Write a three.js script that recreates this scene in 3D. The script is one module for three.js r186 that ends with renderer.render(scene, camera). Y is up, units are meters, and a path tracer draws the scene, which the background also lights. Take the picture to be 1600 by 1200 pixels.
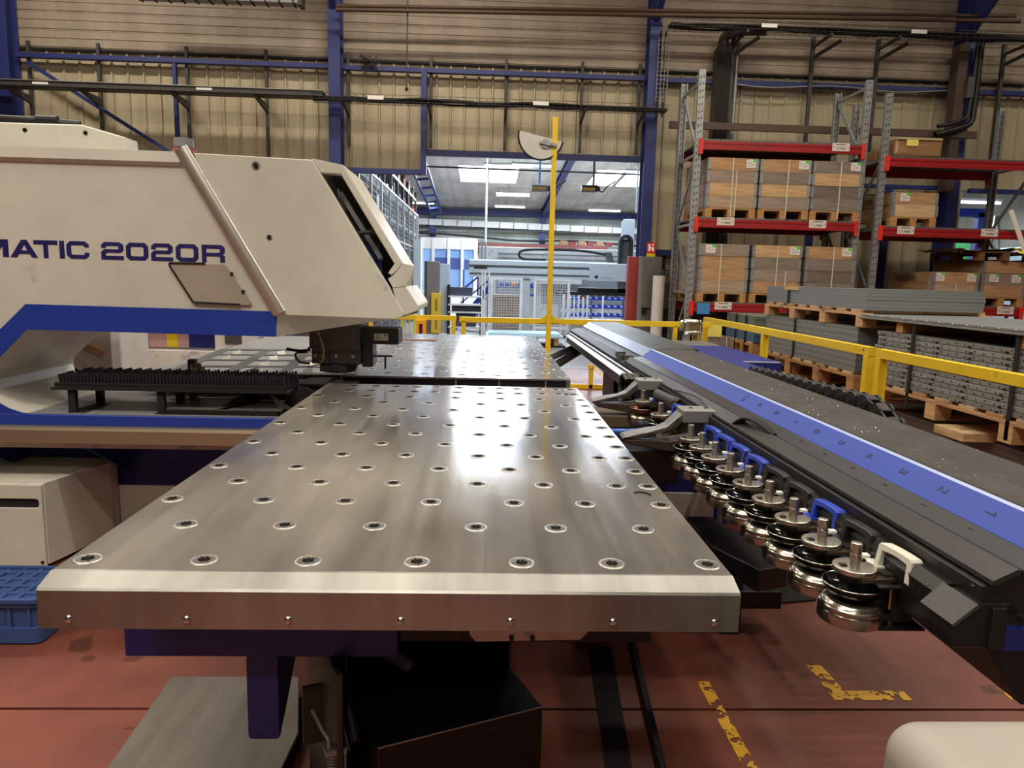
import * as THREE from 'three';
import { RoundedBoxGeometry } from 'three/addons/geometries/RoundedBoxGeometry.js';
import { mergeGeometries } from 'three/addons/utils/BufferGeometryUtils.js';
import { RectAreaLightUniformsLib } from 'three/addons/lights/RectAreaLightUniformsLib.js';

// ---------------------------------------------------------------- camera, light, exposure
const scene = new THREE.Scene();
scene.background = new THREE.Color(0x9fb2c4);
const D = Math.PI / 180;
const camera = new THREE.PerspectiveCamera(56.32, 4 / 3, 0.05, 120);
camera.position.set(0, 1.5, 0);
camera.quaternion.setFromEuler(new THREE.Euler(-8.416 * D, -2.35 * D, 0, 'YXZ'))
  .multiply(new THREE.Quaternion().setFromAxisAngle(new THREE.Vector3(0, 0, 1), 1.463 * D));
camera.updateMatrixWorld();
scene.add(camera);
const renderer = new THREE.WebGLRenderer({ antialias: true });
renderer.toneMapping = THREE.LinearToneMapping;
renderer.toneMappingExposure = 0.94;
renderer.shadowMap.enabled = true;
RectAreaLightUniformsLib.init();
const HALL = { color: 0xfff3e3, k: 60 };      // warm strip lamps of the hall
const FAR = { color: 0xd6e8ff, k: 255 };       // cool tubes of the hall behind
const SKYL = { color: 0xeaf4ff, k: 60 };       // daylight through its roof lights
// lamps (x, y, z, width, length) of the hall: long sides along z
const HALL_LAMPS = [                             // x, z, turned along x, strength, where
  [-4.7, -5.9, 1, 0.8, 'first of the row along the machine'], [-1.5, -5.9, 1, 0.85, 'second of the row along the machine'], [1.7, -5.9, 1, 0.85, 'third of the row along the machine'], [4.9, -5.9, 1, 1.0, 'fourth of the row along the machine'],
  [-6.6, -10.3, 1, 1.25, 'near the braced wall bay'], [-1.0, -10.3, 1, 1.0, 'near the stepped lintel'], [4.4, -10.3, 1, 0.4, 'above the loaded rack'], [9.4, -10.0, 1, 0.4, 'above the half-empty rack'],
  [3.5, -1.75, 0, 0.8, 'above the tool beam'], [-1.2, -0.8, 0, 0.55, 'above the near table'], [-4.0, 0.6, 1, 1.75, 'added unseen to light the machine side'], [-0.6, 1.3, 1, 1.0, 'added unseen to light the machine head'], [-1.5, 5.75, 1, 1.2, 'added as fill behind the near table'], [6.2, -2.2, 1, 1.2, 'added unseen to light the racks']];  // last four are unseen fill lamps, added to brighten machine, table front and racks

// ---------------------------------------------------------------- helpers
function rng(seed) { let a = seed >>> 0; return () => { a = (a + 0x6d2b79f5) >>> 0; let t = Math.imul(a ^ (a >>> 15), 1 | a); t = (t + Math.imul(t ^ (t >>> 7), 61 | t)) ^ t; return ((t ^ (t >>> 14)) >>> 0) / 4294967296; }; }
const used = {};
function numbered(n) { const k = used[n] = (used[n] || 0) + 1; return k === 1 ? n : n + '_' + String(k - 1).padStart(3, '0'); }
const SHARP = Symbol('uv');
function clean(g) {                                         // position, normal and metre uv by the face's own direction
  let h = g.index ? g.toNonIndexed() : g;
  const keepUv = g.userData && g.userData.keepUv;
  for (const k of Object.keys(h.attributes)) if (!['position', 'normal', 'uv'].includes(k)) h.deleteAttribute(k);
  if (!h.attributes.normal) h.computeVertexNormals();
  if (!keepUv) {
    const p = h.attributes.position, n = h.attributes.normal, uv = new Float32Array(p.count * 2);
    for (let i = 0; i < p.count; i += 3) {
      const nx = Math.abs(n.getX(i) + n.getX(i + 1) + n.getX(i + 2)), ny = Math.abs(n.getY(i) + n.getY(i + 1) + n.getY(i + 2)), nz = Math.abs(n.getZ(i) + n.getZ(i + 1) + n.getZ(i + 2));
      for (let j = i; j < i + 3; j++) {
        if (ny >= nx && ny >= nz) { uv[2 * j] = p.getX(j); uv[2 * j + 1] = p.getZ(j); }
        else if (nx >= nz) { uv[2 * j] = p.getZ(j); uv[2 * j + 1] = p.getY(j); }
        else { uv[2 * j] = p.getX(j); uv[2 * j + 1] = p.getY(j); }
      }
    }
    h.setAttribute('uv', new THREE.BufferAttribute(uv, 2));
  }
  h.morphAttributes = {}; h.clearGroups();
  return h;
}
function mg(list) { list = [list].flat(9).filter(Boolean); return list.length === 1 ? clean(list[0]) : mergeGeometries(list.map(clean), false); }
function mesh(name, geo, mat, parent, extra) {
  const m = new THREE.Mesh(mg(geo), mat);
  m.name = parent ? name : numbered(name); m.castShadow = m.receiveShadow = true;
  (parent || scene).add(m);
  if (extra) Object.assign(m.userData, extra);
  return m;
}
function each(name, list, mat, parent) { for (const g of [list].flat(9)) mesh(name, g, mat, parent); }
function share(name, g, mat, parent, x = 0, y = 0, z = 0, rx = 0, ry = 0, rz = 0) {   // g already cleaned, shared by alike pieces
  const m = new THREE.Mesh(g, mat); m.name = parent ? name : numbered(name); m.castShadow = m.receiveShadow = true;
  m.position.set(x, y, z); m.rotation.set(rx, ry, rz); (parent || scene).add(m); return m;
}
function thing(name, label, category, pos = [0, 0, 0], turn = 0, group) {
  const o = new THREE.Group(); o.name = numbered(name); o.position.set(...pos); o.rotation.y = turn; scene.add(o);
  o.userData = { label, category }; if (group) o.userData.group = group;
  return o;
}
function tag(o, label, category, group) { o.userData.label = label; o.userData.category = category; if (group) o.userData.group = group; return o; }
function copyOf(o, pos, turn, label, group) {
  const c = o.clone(); c.name = numbered(o.name.replace(/_\d{3}$/, '')); c.userData = { ...o.userData };
  c.position.set(...pos); c.rotation.y = turn; if (label) c.userData.label = label; if (group) c.userData.group = group;
  scene.add(c); return c;
}
function structure(name) { const g = new THREE.Group(); g.name = name; g.userData.kind = 'structure'; scene.add(g); return g; }
const tr = (g, x = 0, y = 0, z = 0, rx = 0, ry = 0, rz = 0) => { g.applyMatrix4(new THREE.Matrix4().compose(new THREE.Vector3(x, y, z), new THREE.Quaternion().setFromEuler(new THREE.Euler(rx, ry, rz)), new THREE.Vector3(1, 1, 1))); return g; };
const bx = (x0, x1, y0, y1, z0, z1) => new THREE.BoxGeometry(Math.abs(x1 - x0), Math.abs(y1 - y0), Math.abs(z1 - z0)).translate((x0 + x1) / 2, (y0 + y1) / 2, (z0 + z1) / 2);
const rb = (x0, x1, y0, y1, z0, z1, r = 0.005, s = 2) => new RoundedBoxGeometry(Math.abs(x1 - x0), Math.abs(y1 - y0), Math.abs(z1 - z0), s, r).translate((x0 + x1) / 2, (y0 + y1) / 2, (z0 + z1) / 2);
const cy = (r, h, x, y, z, seg = 20, r2 = r) => new THREE.CylinderGeometry(r2, r, h, seg).translate(x, y + h / 2, z);        // base at y
function rod(a, b, r, seg = 8) { const A = new THREE.Vector3(...a), B = new THREE.Vector3(...b), d = B.clone().sub(A), g = new THREE.CylinderGeometry(r, r, d.length(), seg); g.applyQuaternion(new THREE.Quaternion().setFromUnitVectors(new THREE.Vector3(0, 1, 0), d.normalize())); return g.translate((A.x + B.x) / 2, (A.y + B.y) / 2, (A.z + B.z) / 2); }
function bar(a, b, w, h, roll = 0) { const A = new THREE.Vector3(...a), B = new THREE.Vector3(...b), d = B.clone().sub(A), g = new THREE.BoxGeometry(w, d.length(), h); g.rotateY(roll); g.applyQuaternion(new THREE.Quaternion().setFromUnitVectors(new THREE.Vector3(0, 1, 0), d.normalize())); return g.translate((A.x + B.x) / 2, (A.y + B.y) / 2, (A.z + B.z) / 2); }
function shp(pts, holes = []) { const s = new THREE.Shape(pts.map(p => new THREE.Vector2(p[0], p[1]))); for (const h of holes) s.holes.push(new THREE.Path(h.map(p => new THREE.Vector2(p[0], p[1])))); return s; }
function rshape(x0, x1, y0, y1, r) { const s = new THREE.Shape(); s.moveTo(x0 + r, y0); s.lineTo(x1 - r, y0); s.quadraticCurveTo(x1, y0, x1, y0 + r); s.lineTo(x1, y1 - r); s.quadraticCurveTo(x1, y1, x1 - r, y1); s.lineTo(x0 + r, y1); s.quadraticCurveTo(x0, y1, x0, y1 - r); s.lineTo(x0, y0 + r); s.quadraticCurveTo(x0, y0, x0 + r, y0); return s; }
// extrude an XY outline from z0 to z1
function ext(shape, z0, z1, bev = 0, seg = 6) { const s = Array.isArray(shape) ? shp(shape) : shape; const g = new THREE.ExtrudeGeometry(s, { depth: z1 - z0 - 2 * bev, bevelEnabled: bev > 0, bevelThickness: bev, bevelSize: bev, bevelOffset: -bev, bevelSegments: 1, curveSegments: seg }); return g.translate(0, 0, z0 + bev); }
// extrude a profile given in (x, y) along z, or given in (z, y) along x
const extX = (pts, x0, x1, bev = 0, seg = 6) => ext(Array.isArray(pts) ? pts.map(([z, y]) => [-z, y]) : pts, x0, x1, bev, seg).rotateY(Math.PI / 2);
// extrude a plan outline (x, z) from y0 to y1
const extY = (pts, y0, y1, bev = 0, seg = 6) => ext(Array.isArray(pts) ? pts.map(([x, z]) => [x, -z]) : pts, y0, y1, bev, seg).rotateX(-Math.PI / 2);
const lathe = (pts, seg = 24) => new THREE.LatheGeometry(pts.map(p => new THREE.Vector2(p[0], p[1])), seg);
const tube = (pts, r, n = 24, seg = 7) => new THREE.TubeGeometry(new THREE.CatmullRomCurve3(pts.map(p => new THREE.Vector3(...p))), n, r, seg, false);
function poly(verts, faces) {                              // flat-shaded solid
  const pos = []; for (const f of faces) for (let i = 1; i + 1 < f.length; i++) pos.push(...verts[f[0]], ...verts[f[i]], ...verts[f[i + 1]]);
  const g = new THREE.BufferGeometry(); g.setAttribute('position', new THREE.Float32BufferAttribute(pos, 3)); g.computeVertexNormals(); return g;
}
// ---------------------------------------------------------------- textures (grain, wear, stains)
function lattice(seed, n) { const r = rng(seed), a = new Float32Array(n * n); for (let i = 0; i < n * n; i++) a[i] = r(); return a; }
function noise2(seed, fx, fy) {                             // tileable value noise, fx x fy cells over the unit square
  const n = 64, a = lattice(seed, n);
  return (u, v) => {
    let x = u * fx, y = v * fy; const xi = Math.floor(x), yi = Math.floor(y); let fu = x - xi, fv = y - yi; fu = fu * fu * (3 - 2 * fu); fv = fv * fv * (3 - 2 * fv);
    const X0 = (((xi % fx) + fx) % fx) % n, X1 = (((xi + 1) % fx + fx) % fx) % n, Y0 = ((((yi % fy) + fy) % fy) * 7 + (yi >> 6) * 13) % n, Y1 = (((((yi + 1) % fy) + fy) % fy) * 7) % n;
    const p = a[Y0 * n + X0], q = a[Y0 * n + X1], s = a[Y1 * n + X0], t = a[Y1 * n + X1];
    return (p + (q - p) * fu) * (1 - fv) + (s + (t - s) * fu) * fv;
  };
}
function fbm(seed, fx, fy, oct = 4) { const f = []; for (let i = 0; i < oct; i++) f.push(noise2(seed + i * 17, fx << i, fy << i)); return (u, v) => { let s = 0, w = 0, a = 1; for (const g of f) { s += a * g(u, v); w += a; a *= 0.55; } return s / w; }; }
function tex(w, h, sx, sy, fn, srgb = true) {               // fn(u, v) -> [r, g, b] 0..1 ; sx, sy metres per repeat
  const d = new Uint8Array(w * h * 4);
  for (let y = 0; y < h; y++) for (let x = 0; x < w; x++) { const c = fn((x + 0.5) / w, (y + 0.5) / h), i = 4 * (y * w + x); for (let k = 0; k < 3; k++) d[i + k] = Math.max(0, Math.min(255, 255 * c[k])); d[i + 3] = 255; }
  const t = new THREE.DataTexture(d, w, h); t.wrapS = t.wrapT = THREE.RepeatWrapping; t.magFilter = THREE.LinearFilter; t.minFilter = THREE.LinearMipmapLinearFilter; t.generateMipmaps = true;
  t.repeat.set(1 / sx, 1 / sy); if (srgb) t.colorSpace = THREE.SRGBColorSpace; t.needsUpdate = true; return t;
}
const grey = v => [v, v, v];
const clamp = (x, a = 0, b = 1) => Math.max(a, Math.min(b, x));
const sm = (a, b, x) => { x = clamp((x - a) / (b - a)); return x * x * (3 - 2 * x); };
const M = {};
const std = (color, roughness = 0.6, metalness = 0, o = {}) => new THREE.MeshStandardMaterial({ color, roughness, metalness, ...o });
{
  const a = fbm(1, 3, 3, 5), b = fbm(2, 14, 14, 3), c = noise2(3, 40, 40);
  const smudge = tex(512, 512, 1.7, 1.7, (u, v) => { const k = 0.86 + 0.16 * a(u, v) + 0.05 * (b(u, v) - 0.5) - 0.22 * sm(0.66, 0.8, b(u, v) * 0.55 + a(u, v) * 0.5); return [k, k * 0.995, k * 0.985]; });
  M.cream = std(0xe1dfd2, 0.42, 0, { map: smudge });
  M.creamIn = std(0x8f877c, 0.7, 0, { map: smudge });
  M.white = std(0xe6e4de, 0.5, 0, { map: smudge });
  M.blue = std(0x1c2f86, 0.4, 0, { map: smudge });
  M.blueMid = std(0x2f52b4, 0.42, 0, { map: smudge });
  M.steelBlue = std(0x2b3676, 0.5, 0, { map: smudge });
  M.text = std(0x241f63, 0.45);
  M.black = std(0x161515, 0.5, 0, { map: smudge });
  M.blackMatt = std(0x1a1918, 0.85);
  M.darkMetal = std(0x2b2a29, 0.38, 0.6, { map: smudge });
  M.greyPaint = std(0x8d9093, 0.5, 0, { map: smudge });
  M.greyDark = std(0x4a4a49, 0.55, 0, { map: smudge });
  M.yellow = std(0xf4d026, 0.42, 0, { map: smudge });
  M.red = std(0xa51f22, 0.45, 0, { map: smudge });
  M.redBright = std(0xdc3226, 0.45);
  M.green = std(0x49d04f, 0.6);
  M.yellowPaper = std(0xe8dc6a, 0.8);
  M.paper = std(0xe9e6de, 0.75);
  M.alum = std(0xb9b9b6, 0.38, 0.85, { map: smudge });
  M.chrome = std(0xd0cdc6, 0.2, 1);
  M.orange = std(0xe8801c, 0.5);
  M.bronze = std(0x8a4a28, 0.4, 0.7);
  M.brass = std(0xc0a060, 0.3, 0.9);
}
{ // brushed and scuffed sheet steel of the tables: grain along z
  const st = fbm(11, 60, 3, 3), s2 = fbm(12, 5, 4, 5), s3 = fbm(13, 16, 2, 4), f = noise2(14, 60, 60);
  const col = tex(1024, 1024, 1.4, 2.8, (u, v) => { const k = 0.80 + 0.08 * (st(u, v) - 0.5) + 0.42 * (s2(u, v) - 0.5) + 0.14 * (s3(u, v) - 0.5); return [k, k * 0.99, k * 0.97]; });
  const ro = tex(1024, 1024, 1.4, 2.8, (u, v) => { const k = 0.17 + 0.09 * (s2(u, v) - 0.5) + 0.10 * (s3(u, v) - 0.5) + 0.06 * (st(u, v) - 0.5); return [0, clamp(k, 0.1, 0.75), 1]; }, false);
  M.table = std(0xcfccc7, 1, 0.66, { map: col, roughnessMap: ro });
  M.apron = std(0xbfc0ba, 0.36, 0.85, { map: col });
  const ro2 = tex(512, 512, 1.1, 0.5, (u, v) => [0, 0.2 + 0.25 * st(v, u), 1], false);
  M.stainless = std(0xc9c2b6, 1, 1, { roughnessMap: ro2 });
  M.sheet = std(0x7b848c, 0.4, 0.7, { map: col });
  M.sheetDark = std(0x8b8b89, 0.5, 0.3, { map: col });
  M.plate = std(0xa6a098, 0.55, 0.4, { map: col });
}
{ // zinc
  const a = fbm(21, 24, 24, 3), b = fbm(22, 4, 4, 3);
  const z = tex(256, 256, 0.5, 0.5, (u, v) => grey(0.72 + 0.22 * a(u, v) + 0.1 * (b(u, v) - 0.5)));
  M.zinc = std(0xbcbebc, 0.5, 0.55, { map: z });
  M.zincDark = std(0x5c5a56, 0.6, 0.4, { map: z });
}
{ // wood grain along u
  const a = fbm(31, 3, 26, 4), b = fbm(32, 2, 60, 2), k = fbm(33, 5, 5, 3);
  const w = tex(512, 512, 1.1, 0.7, (u, v) => { const g = a(u + 0.03 * k(u, v), v), s = 0.74 + 0.3 * g + 0.12 * (b(u, v) - 0.5) - 0.3 * sm(0.7, 0.82, k(u, v)); return [s, s * (0.99 - 0.04 * (1 - g)), s * (0.97 - 0.07 * (1 - g))]; });
  const mk = c => std(c, 0.75, 0, { map: w });
  M.woods = [mk(0xdbb98a), mk(0xc8a278), mk(0xa99b8c), mk(0x948a80), mk(0xc0aa90), mk(0x82776f), mk(0xe4c79c)];
  M.palletWood = mk(0xc79a63); M.palletPale = mk(0xd8b486); M.brownWood = mk(0x8d6844);
}
{ // painted concrete floor: red, worn, oily
  const a = fbm(41, 3, 3, 5), b = fbm(42, 9, 9, 4), c = fbm(43, 30, 30, 3), s = fbm(44, 2, 5, 4);
  const map = tex(1024, 1024, 5.3, 5.3, (u, v) => { const k = 0.80 + 0.6 * (a(u, v) - 0.47) + 0.34 * (b(u, v) - 0.5) + 0.14 * (c(u, v) - 0.5) - 0.25 * sm(0.74, 0.8, c(u, v)), w = sm(0.5, 0.72, s(u, v) * 0.6 + b(u, v) * 0.4); return [k, k * (0.97 + 0.05 * w), k * (0.95 + 0.08 * w)]; });
  const ro = tex(512, 512, 3.1, 3.1, (u, v) => [0, 0.42 + 0.35 * (a(u, v) - 0.4) + 0.2 * (b(u, v) - 0.5), 0], false);
  M.floor = std(0x905343, 1, 0, { map, roughnessMap: ro });
  const g = tex(512, 512, 4.7, 4.7, (u, v) => { const k = 0.75 + 0.4 * (a(u, v) - 0.45) + 0.2 * (b(u, v) - 0.5); return [k, k * 0.97, k * 0.94]; });
  M.floorGrey = std(0x8a8580, 0.5, 0, { map: g });
  M.joint = std(0x2a201d, 0.9);
}
{ // wall sheets: beige, streaked
  const a = fbm(51, 18, 2, 4), b = fbm(52, 4, 4, 4);
  const w = tex(512, 512, 3.1, 4.3, (u, v) => { const k = 0.88 + 0.2 * (a(u, v) - 0.5) + 0.2 * (b(u, v) - 0.5); return [k, k * 0.985, k * 0.95]; });
  M.clad = std(0xd3c9ab, 0.6, 0, { map: w });
  const p = tex(512, 512, 0.9, 0.9, (u, v) => { const x = (u * 60) % 1 - 0.5, y = (v * 60) % 1 - 0.5, h = Math.hypot(x, y) < 0.2 ? 0.66 : 1; const k = h * (0.9 + 0.2 * (b(u, v) - 0.5)); return [k, k * 0.985, k * 0.965]; });
  M.liner = std(0xb8ab98, 0.65, 0, { map: p });
  M.farWall = std(0xc4ccc4, 0.7, 0, { map: w });
  M.farCeil = std(0xe2e6ea, 0.8, 0, { map: w });
  M.ceil = std(0x8a8478, 0.85, 0, { map: w });
}
{ // ribbed rubber cover with swarf
  const a = fbm(61, 5, 5, 4), c = fbm(62, 50, 50, 2);
  const r = tex(1024, 512, 0.6, 0.6, (u, v) => { const t = (u * 60) % 1, k = 0.6 + 0.3 * (a(u, v) - 0.5) + (t < 0.5 ? 0.14 : -0.1) + 0.2 * (c(u, v) - 0.5); return [k, k * 0.98, k * 0.95]; });
  M.rubber = std(0x575552, 0.75, 0, { map: r });
}
const glow = (c, k) => new THREE.MeshStandardMaterial({ color: 0xffffff, emissive: c, emissiveIntensity: k, roughness: 0.5 });
function canvasMat(w, h, draw, o = {}) {
  const c = document.createElement('canvas'); c.width = w; c.height = h; const g = c.getContext('2d'); draw(g, w, h);
  const t = new THREE.CanvasTexture(c); t.colorSpace = THREE.SRGBColorSpace; return std(0xffffff, o.roughness ?? 0.7, 0, { map: t });
}
function plate(w, h, t) {                                   // thin print carrier: uv 0..1 over its front (+z) face, centre of back face at the origin
  const g = new THREE.BoxGeometry(w, h, t).translate(0, 0, t / 2); g.userData.keepUv = true; return g;
}
// ================================================================ THE HALL
const floor = structure('floor');
const slab = (x0, x1, z0, z1, m) => mesh('floor_slab', bx(x0, x1, -0.12, 0, z0, z1), m, floor);
slab(-14, 14, -2.318, 9.4, M.floor);
slab(-14, 14, -9.0, -2.332, M.floor);
slab(-14, 14, -12.0, -9.012, M.floor);
slab(-14, 14, -20.0, -12.012, M.floorGrey);
slab(-14, 14, -27.0, -20.012, M.floorGrey);
slab(-14, 14, -34.2, -27.012, M.floorGrey);
mesh('floor_base', bx(-14, 14, -0.2, -0.03, -34.2, 9.4).translate(0, -0.012, 0), M.joint, floor);
// enclosing shell
const ceiling = structure('ceiling'); mesh('ceiling_slab', bx(-14.2, 14.2, 8.4, 8.6, -13.6, 9.6), M.ceil, ceiling);
for (let i = 0; i < 9; i++) mesh('purlin', bx(-14, 14, 8.2, 8.4, -11.5 + i * 2.3, -11.42 + i * 2.3), M.greyDark, ceiling);
const wl = structure('wall_left'); mesh('wall_shell', bx(-14.2, -14, 0, 8.4, -34.2, 9.6), M.ceil, wl);
const wr = structure('wall_right'); mesh('wall_shell', bx(14, 14.2, 0, 8.4, -34.2, 9.6), M.ceil, wr);
const wf = structure('wall_front'); mesh('wall_shell', bx(-14, 14, 0, 8.4, 9.4, 9.6), M.ceil, wf);
// the dividing wall: ribbed upright sheets below, lying perforated trays above
const wall = structure('wall_back');
const WZ = -13.2;
function ribSheet(w) {                                      // plan outline of one ribbed sheet, ribs every 0.25 m towards the room
  const f = [], b = []; const n = Math.round(w / 0.25), p = w / n;
  for (let i = 0; i < n; i++) { const x = i * p; f.push([x, 0], [x + p - 0.06, 0], [x + p - 0.046, 0.034], [x + p - 0.022, 0.034], [x + p - 0.008, 0]); }
  f.push([w, 0]);
  for (const q of f) b.unshift([q[0], q[1] - 0.004]);
  return [...f, ...b];
}
function sheets(x0, x1, y0, y1) {
  const n = Math.max(1, Math.round((x1 - x0) / 1.0)), w = (x1 - x0) / n;
  const g = clean(extY(ribSheet(w), y0, y1)); const rnd = rng(Math.round(x0 * 100 + 900));
  for (let i = 0; i < n; i++) share('wall_sheet', g, M.clad, wall, x0 + i * w, 0, WZ - 0.034 + rnd() * 0.004);
}
sheets(-13.9, -8.14, 1.0, 5.16); sheets(-8.04, -2.68, 1.0, 5.16);
sheets(-2.62, -1.12, 3.33, 5.16); sheets(-1.12, 2.8, 3.66, 5.16);
sheets(2.9, 8.3, 1.0, 5.16); sheets(8.3, 8.72, 1.0, 5.16); sheets(8.72, 12.4, 3.3, 5.16); sheets(12.4, 13.9, 1.0, 5.16);
for (const [a, b] of [[-13.9, -2.68], [2.86, 8.74], [12.4, 13.9]]) { mesh('plinth', bx(a, b, 0, 1.0, -13.5, -13.19), M.greyDark, wall); mesh('core', bx(a, b, 1.0, 5.2, -13.5, -13.26), M.ceil, wall); }
mesh('core', [bx(-2.68, -1.12, 3.33, 5.2, -13.5, -13.26), bx(-1.12, 2.86, 3.66, 5.2, -13.5, -13.26), bx(8.74, 12.4, 3.3, 5.2, -13.5, -13.26), bx(-14, 14, 5.2, 8.4, -13.5, -13.3)], M.farWall, wall);
const trayProf = [[0, 0], [0.0, 0.004], [-0.016, 0.01], [-0.016, 0.022], [0, 0.03], [0, 0.15], [-0.012, 0.155], [-0.012, 0.165], [0, 0.17], [0, 0.285], [-0.06, 0.285], [-0.06, 0]];
const BAYS = [[-13.9, -8.1], [-8.0, -2.66], [-2.56, 2.77], [2.87, 8.25], [8.35, 13.9]];
for (const [a, b] of BAYS) { const g = clean(extX(trayProf.map(([z, y]) => [z, y]), a, b)); for (let k = 0; k < 11; k++) share('liner_tray', g, M.liner, wall, 0, 5.17 + k * 0.29, WZ); mesh('drip_edge', bx(a, b, 5.13, 5.17, WZ - 0.02, WZ + 0.03), M.blackMatt, wall); }

// blue steel frame of the hall
function column(x, label) {
  const t = thing('column', label, 'column', [x, 0, -13.02]);
  mesh('flange', [rb(-0.1, 0.1, 0, 8.2, 0.15, 0.17, 0.003, 1), rb(-0.1, 0.1, 0, 8.2, -0.15, -0.13, 0.003, 1)], M.steelBlue, t);
  mesh('web', bx(-0.006, 0.006, 0, 8.2, -0.13, 0.15), M.steelBlue, t);
  mesh('base_plate', bx(-0.18, 0.18, 0, 0.025, -0.2, 0.25), M.steelBlue, t);
  mesh('haunch', ext([[0, 0], [0.9, 0], [0.9, -0.12], [0.0, -0.75]], -0.05, 0.05).rotateY(-Math.PI / 2).translate(0, 6.6, 0.17), M.steelBlue, t);
}
column(-8.06, 'blue steel column left of the braced wall bay, behind the cream machine housing');
column(-2.61, 'blue steel column rising behind the cream machine head');
column(2.83, 'blue steel column beside the wide opening, with a wire cable ladder on it');
column(8.32, 'blue steel column behind the half-empty right-hand rack bay, with bent ducts on it');
for (const [x, l] of [[-8.06, 'blue roof rafter above the braced wall bay'], [-2.61, 'blue roof rafter above the column behind the machine head'], [2.83, 'blue roof rafter above the column with the wire cable ladder'], [8.32, 'blue roof rafter above the column with the bent ducts']]) {
  const t = thing('roof_rafter', l, 'rafter', [x, 6.6, -2]);
  mesh('flange', [bx(-0.1, 0.1, 0, 0.02, -10.8, 11.3), bx(-0.1, 0.1, 0.48, 0.5, -10.8, 11.3)], M.steelBlue, t); mesh('web', bx(-0.006, 0.006, 0.02, 0.48, -10.8, 11.3), M.steelBlue, t);
}
function girt(x0, x1, y, label, h = 0.075, group, z = -13.06) { return tag(mesh('wall_rail', rb(x0, x1, y - h / 2, y + h / 2, z - 0.06, z + 0.04, 0.004, 1), M.steelBlue), label, 'rail', group); }
girt(-7.95, -2.72, 5.0, 'blue wall rail across the bay with the diagonal brace');
girt(-2.5, 2.72, 4.99, 'blue wall rail above the wide opening, with a dusty tuft on it');
girt(2.94, 8.2, 4.98, 'blue wall rail behind the loaded rack bay, under a sagging cable', 0.08);
girt(8.44, 13.9, 4.97, 'blue wall rail above the opening at the far right', 0.08);
girt(-2.5, -1.16, 3.29, 'blue lintel over the low part of the opening, beside the machine head', 0.09);
girt(-1.06, 2.72, 3.63, 'blue lintel over the wide opening, behind the mirror', 0.1);
girt(2.94, 3.5, 2.02, 'short blue rail low on the wall, above the wire cage', 0.1);
girt(5.9, 8.2, 3.3, 'blue wall rail just above the two-collar box', 0.07);
girt(8.74, 13.9, 3.27, 'dark blue lintel over the opening at the far right', 0.08);
tag(mesh('wall_post', rb(-1.16, -1.06, 3.25, 4.95, -13.1, -12.98, 0.004, 1), M.steelBlue), 'blue post dropping from the rail to the step in the lintel', 'post');
tag(mesh('wall_post', rb(-5.36, -5.3, 2.2, 4.95, -13.08, -13.0, 0.003, 1), M.steelBlue), 'slim blue post on the braced wall bay', 'post');
tag(mesh('diagonal_brace', bar([-7.75, 4.88, -13.0], [-5.35, 3.42, -13.0], 0.06, 0.05), M.steelBlue), 'thin blue diagonal brace across the wall above the machine', 'brace');
tag(mesh('wall_post', rb(4.26, 4.36, 1.0, 3.0, -13.14, -13.04, 0.004, 1), M.steelBlue), 'blue wall post seen above the first box of the bottom shelf', 'post');
tag(mesh('wall_post', rb(5.82, 5.93, 1.0, 3.3, -13.14, -13.04, 0.004, 1), M.steelBlue), 'blue wall post seen above the third box of the bottom shelf', 'post');
tag(mesh('wall_post', rb(7.15, 7.3, 1.0, 3.25, -13.14, -13.0, 0.004, 1), M.steelBlue), 'dark blue wall post above the lettered brown box', 'post');
tag(mesh('grey_conduit', rod([5.28, 0, -13.12], [5.28, 3.0, -13.12], 0.03), M.zinc), 'thin grey pipe on the wall between the rack shelves', 'pipe');

// cable trays and what carries them
function bracket(x, yTop, yBot, armY, label, reach = 0.62) {
  const t = thing('tray_bracket', label, 'bracket', [x, 0, -13.14], 0, 'brackets of the long cable tray');
  mesh('post', rb(-0.025, 0.025, yBot, yTop, -0.01, 0.04, 0.003, 1), M.zincDark, t);
  mesh('arm', poly([[-0.02, armY, 0.04], [-0.02, armY + 0.14, 0.04], [-0.02, armY + 0.14, reach + 0.04], [-0.02, armY + 0.1, reach + 0.04], [0.02, armY, 0.04], [0.02, armY + 0.14, 0.04], [0.02, armY + 0.14, reach + 0.04], [0.02, armY + 0.1, reach + 0.04]], [[0, 1, 2, 3], [7, 6, 5, 4], [0, 3, 7, 4], [1, 5, 6, 2], [3, 2, 6, 7]]), M.zincDark, t);
}
const BR = 'slotted wall bracket of the long cable tray, ';
[[-7.95, 'next to the left column'], [-6.63, 'beside the diagonal brace'], [-5.16, 'just right of the slim blue post'], [-3.82, 'between the slim post and the column'], [-2.42, 'right of the column by the machine head'], [-1.0, 'beside the blue post of the stepped lintel'], [0.3, 'above the middle of the wide opening'], [1.63, 'above and right of the mirror'], [2.64, 'next to the column with the cable ladder']].forEach(([x, l], i) => bracket(x + (i === 0 ? 0.16 : 0), 5.25, i < 4 ? 2.6 : 3.72, 4.22, BR + l));
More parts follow.
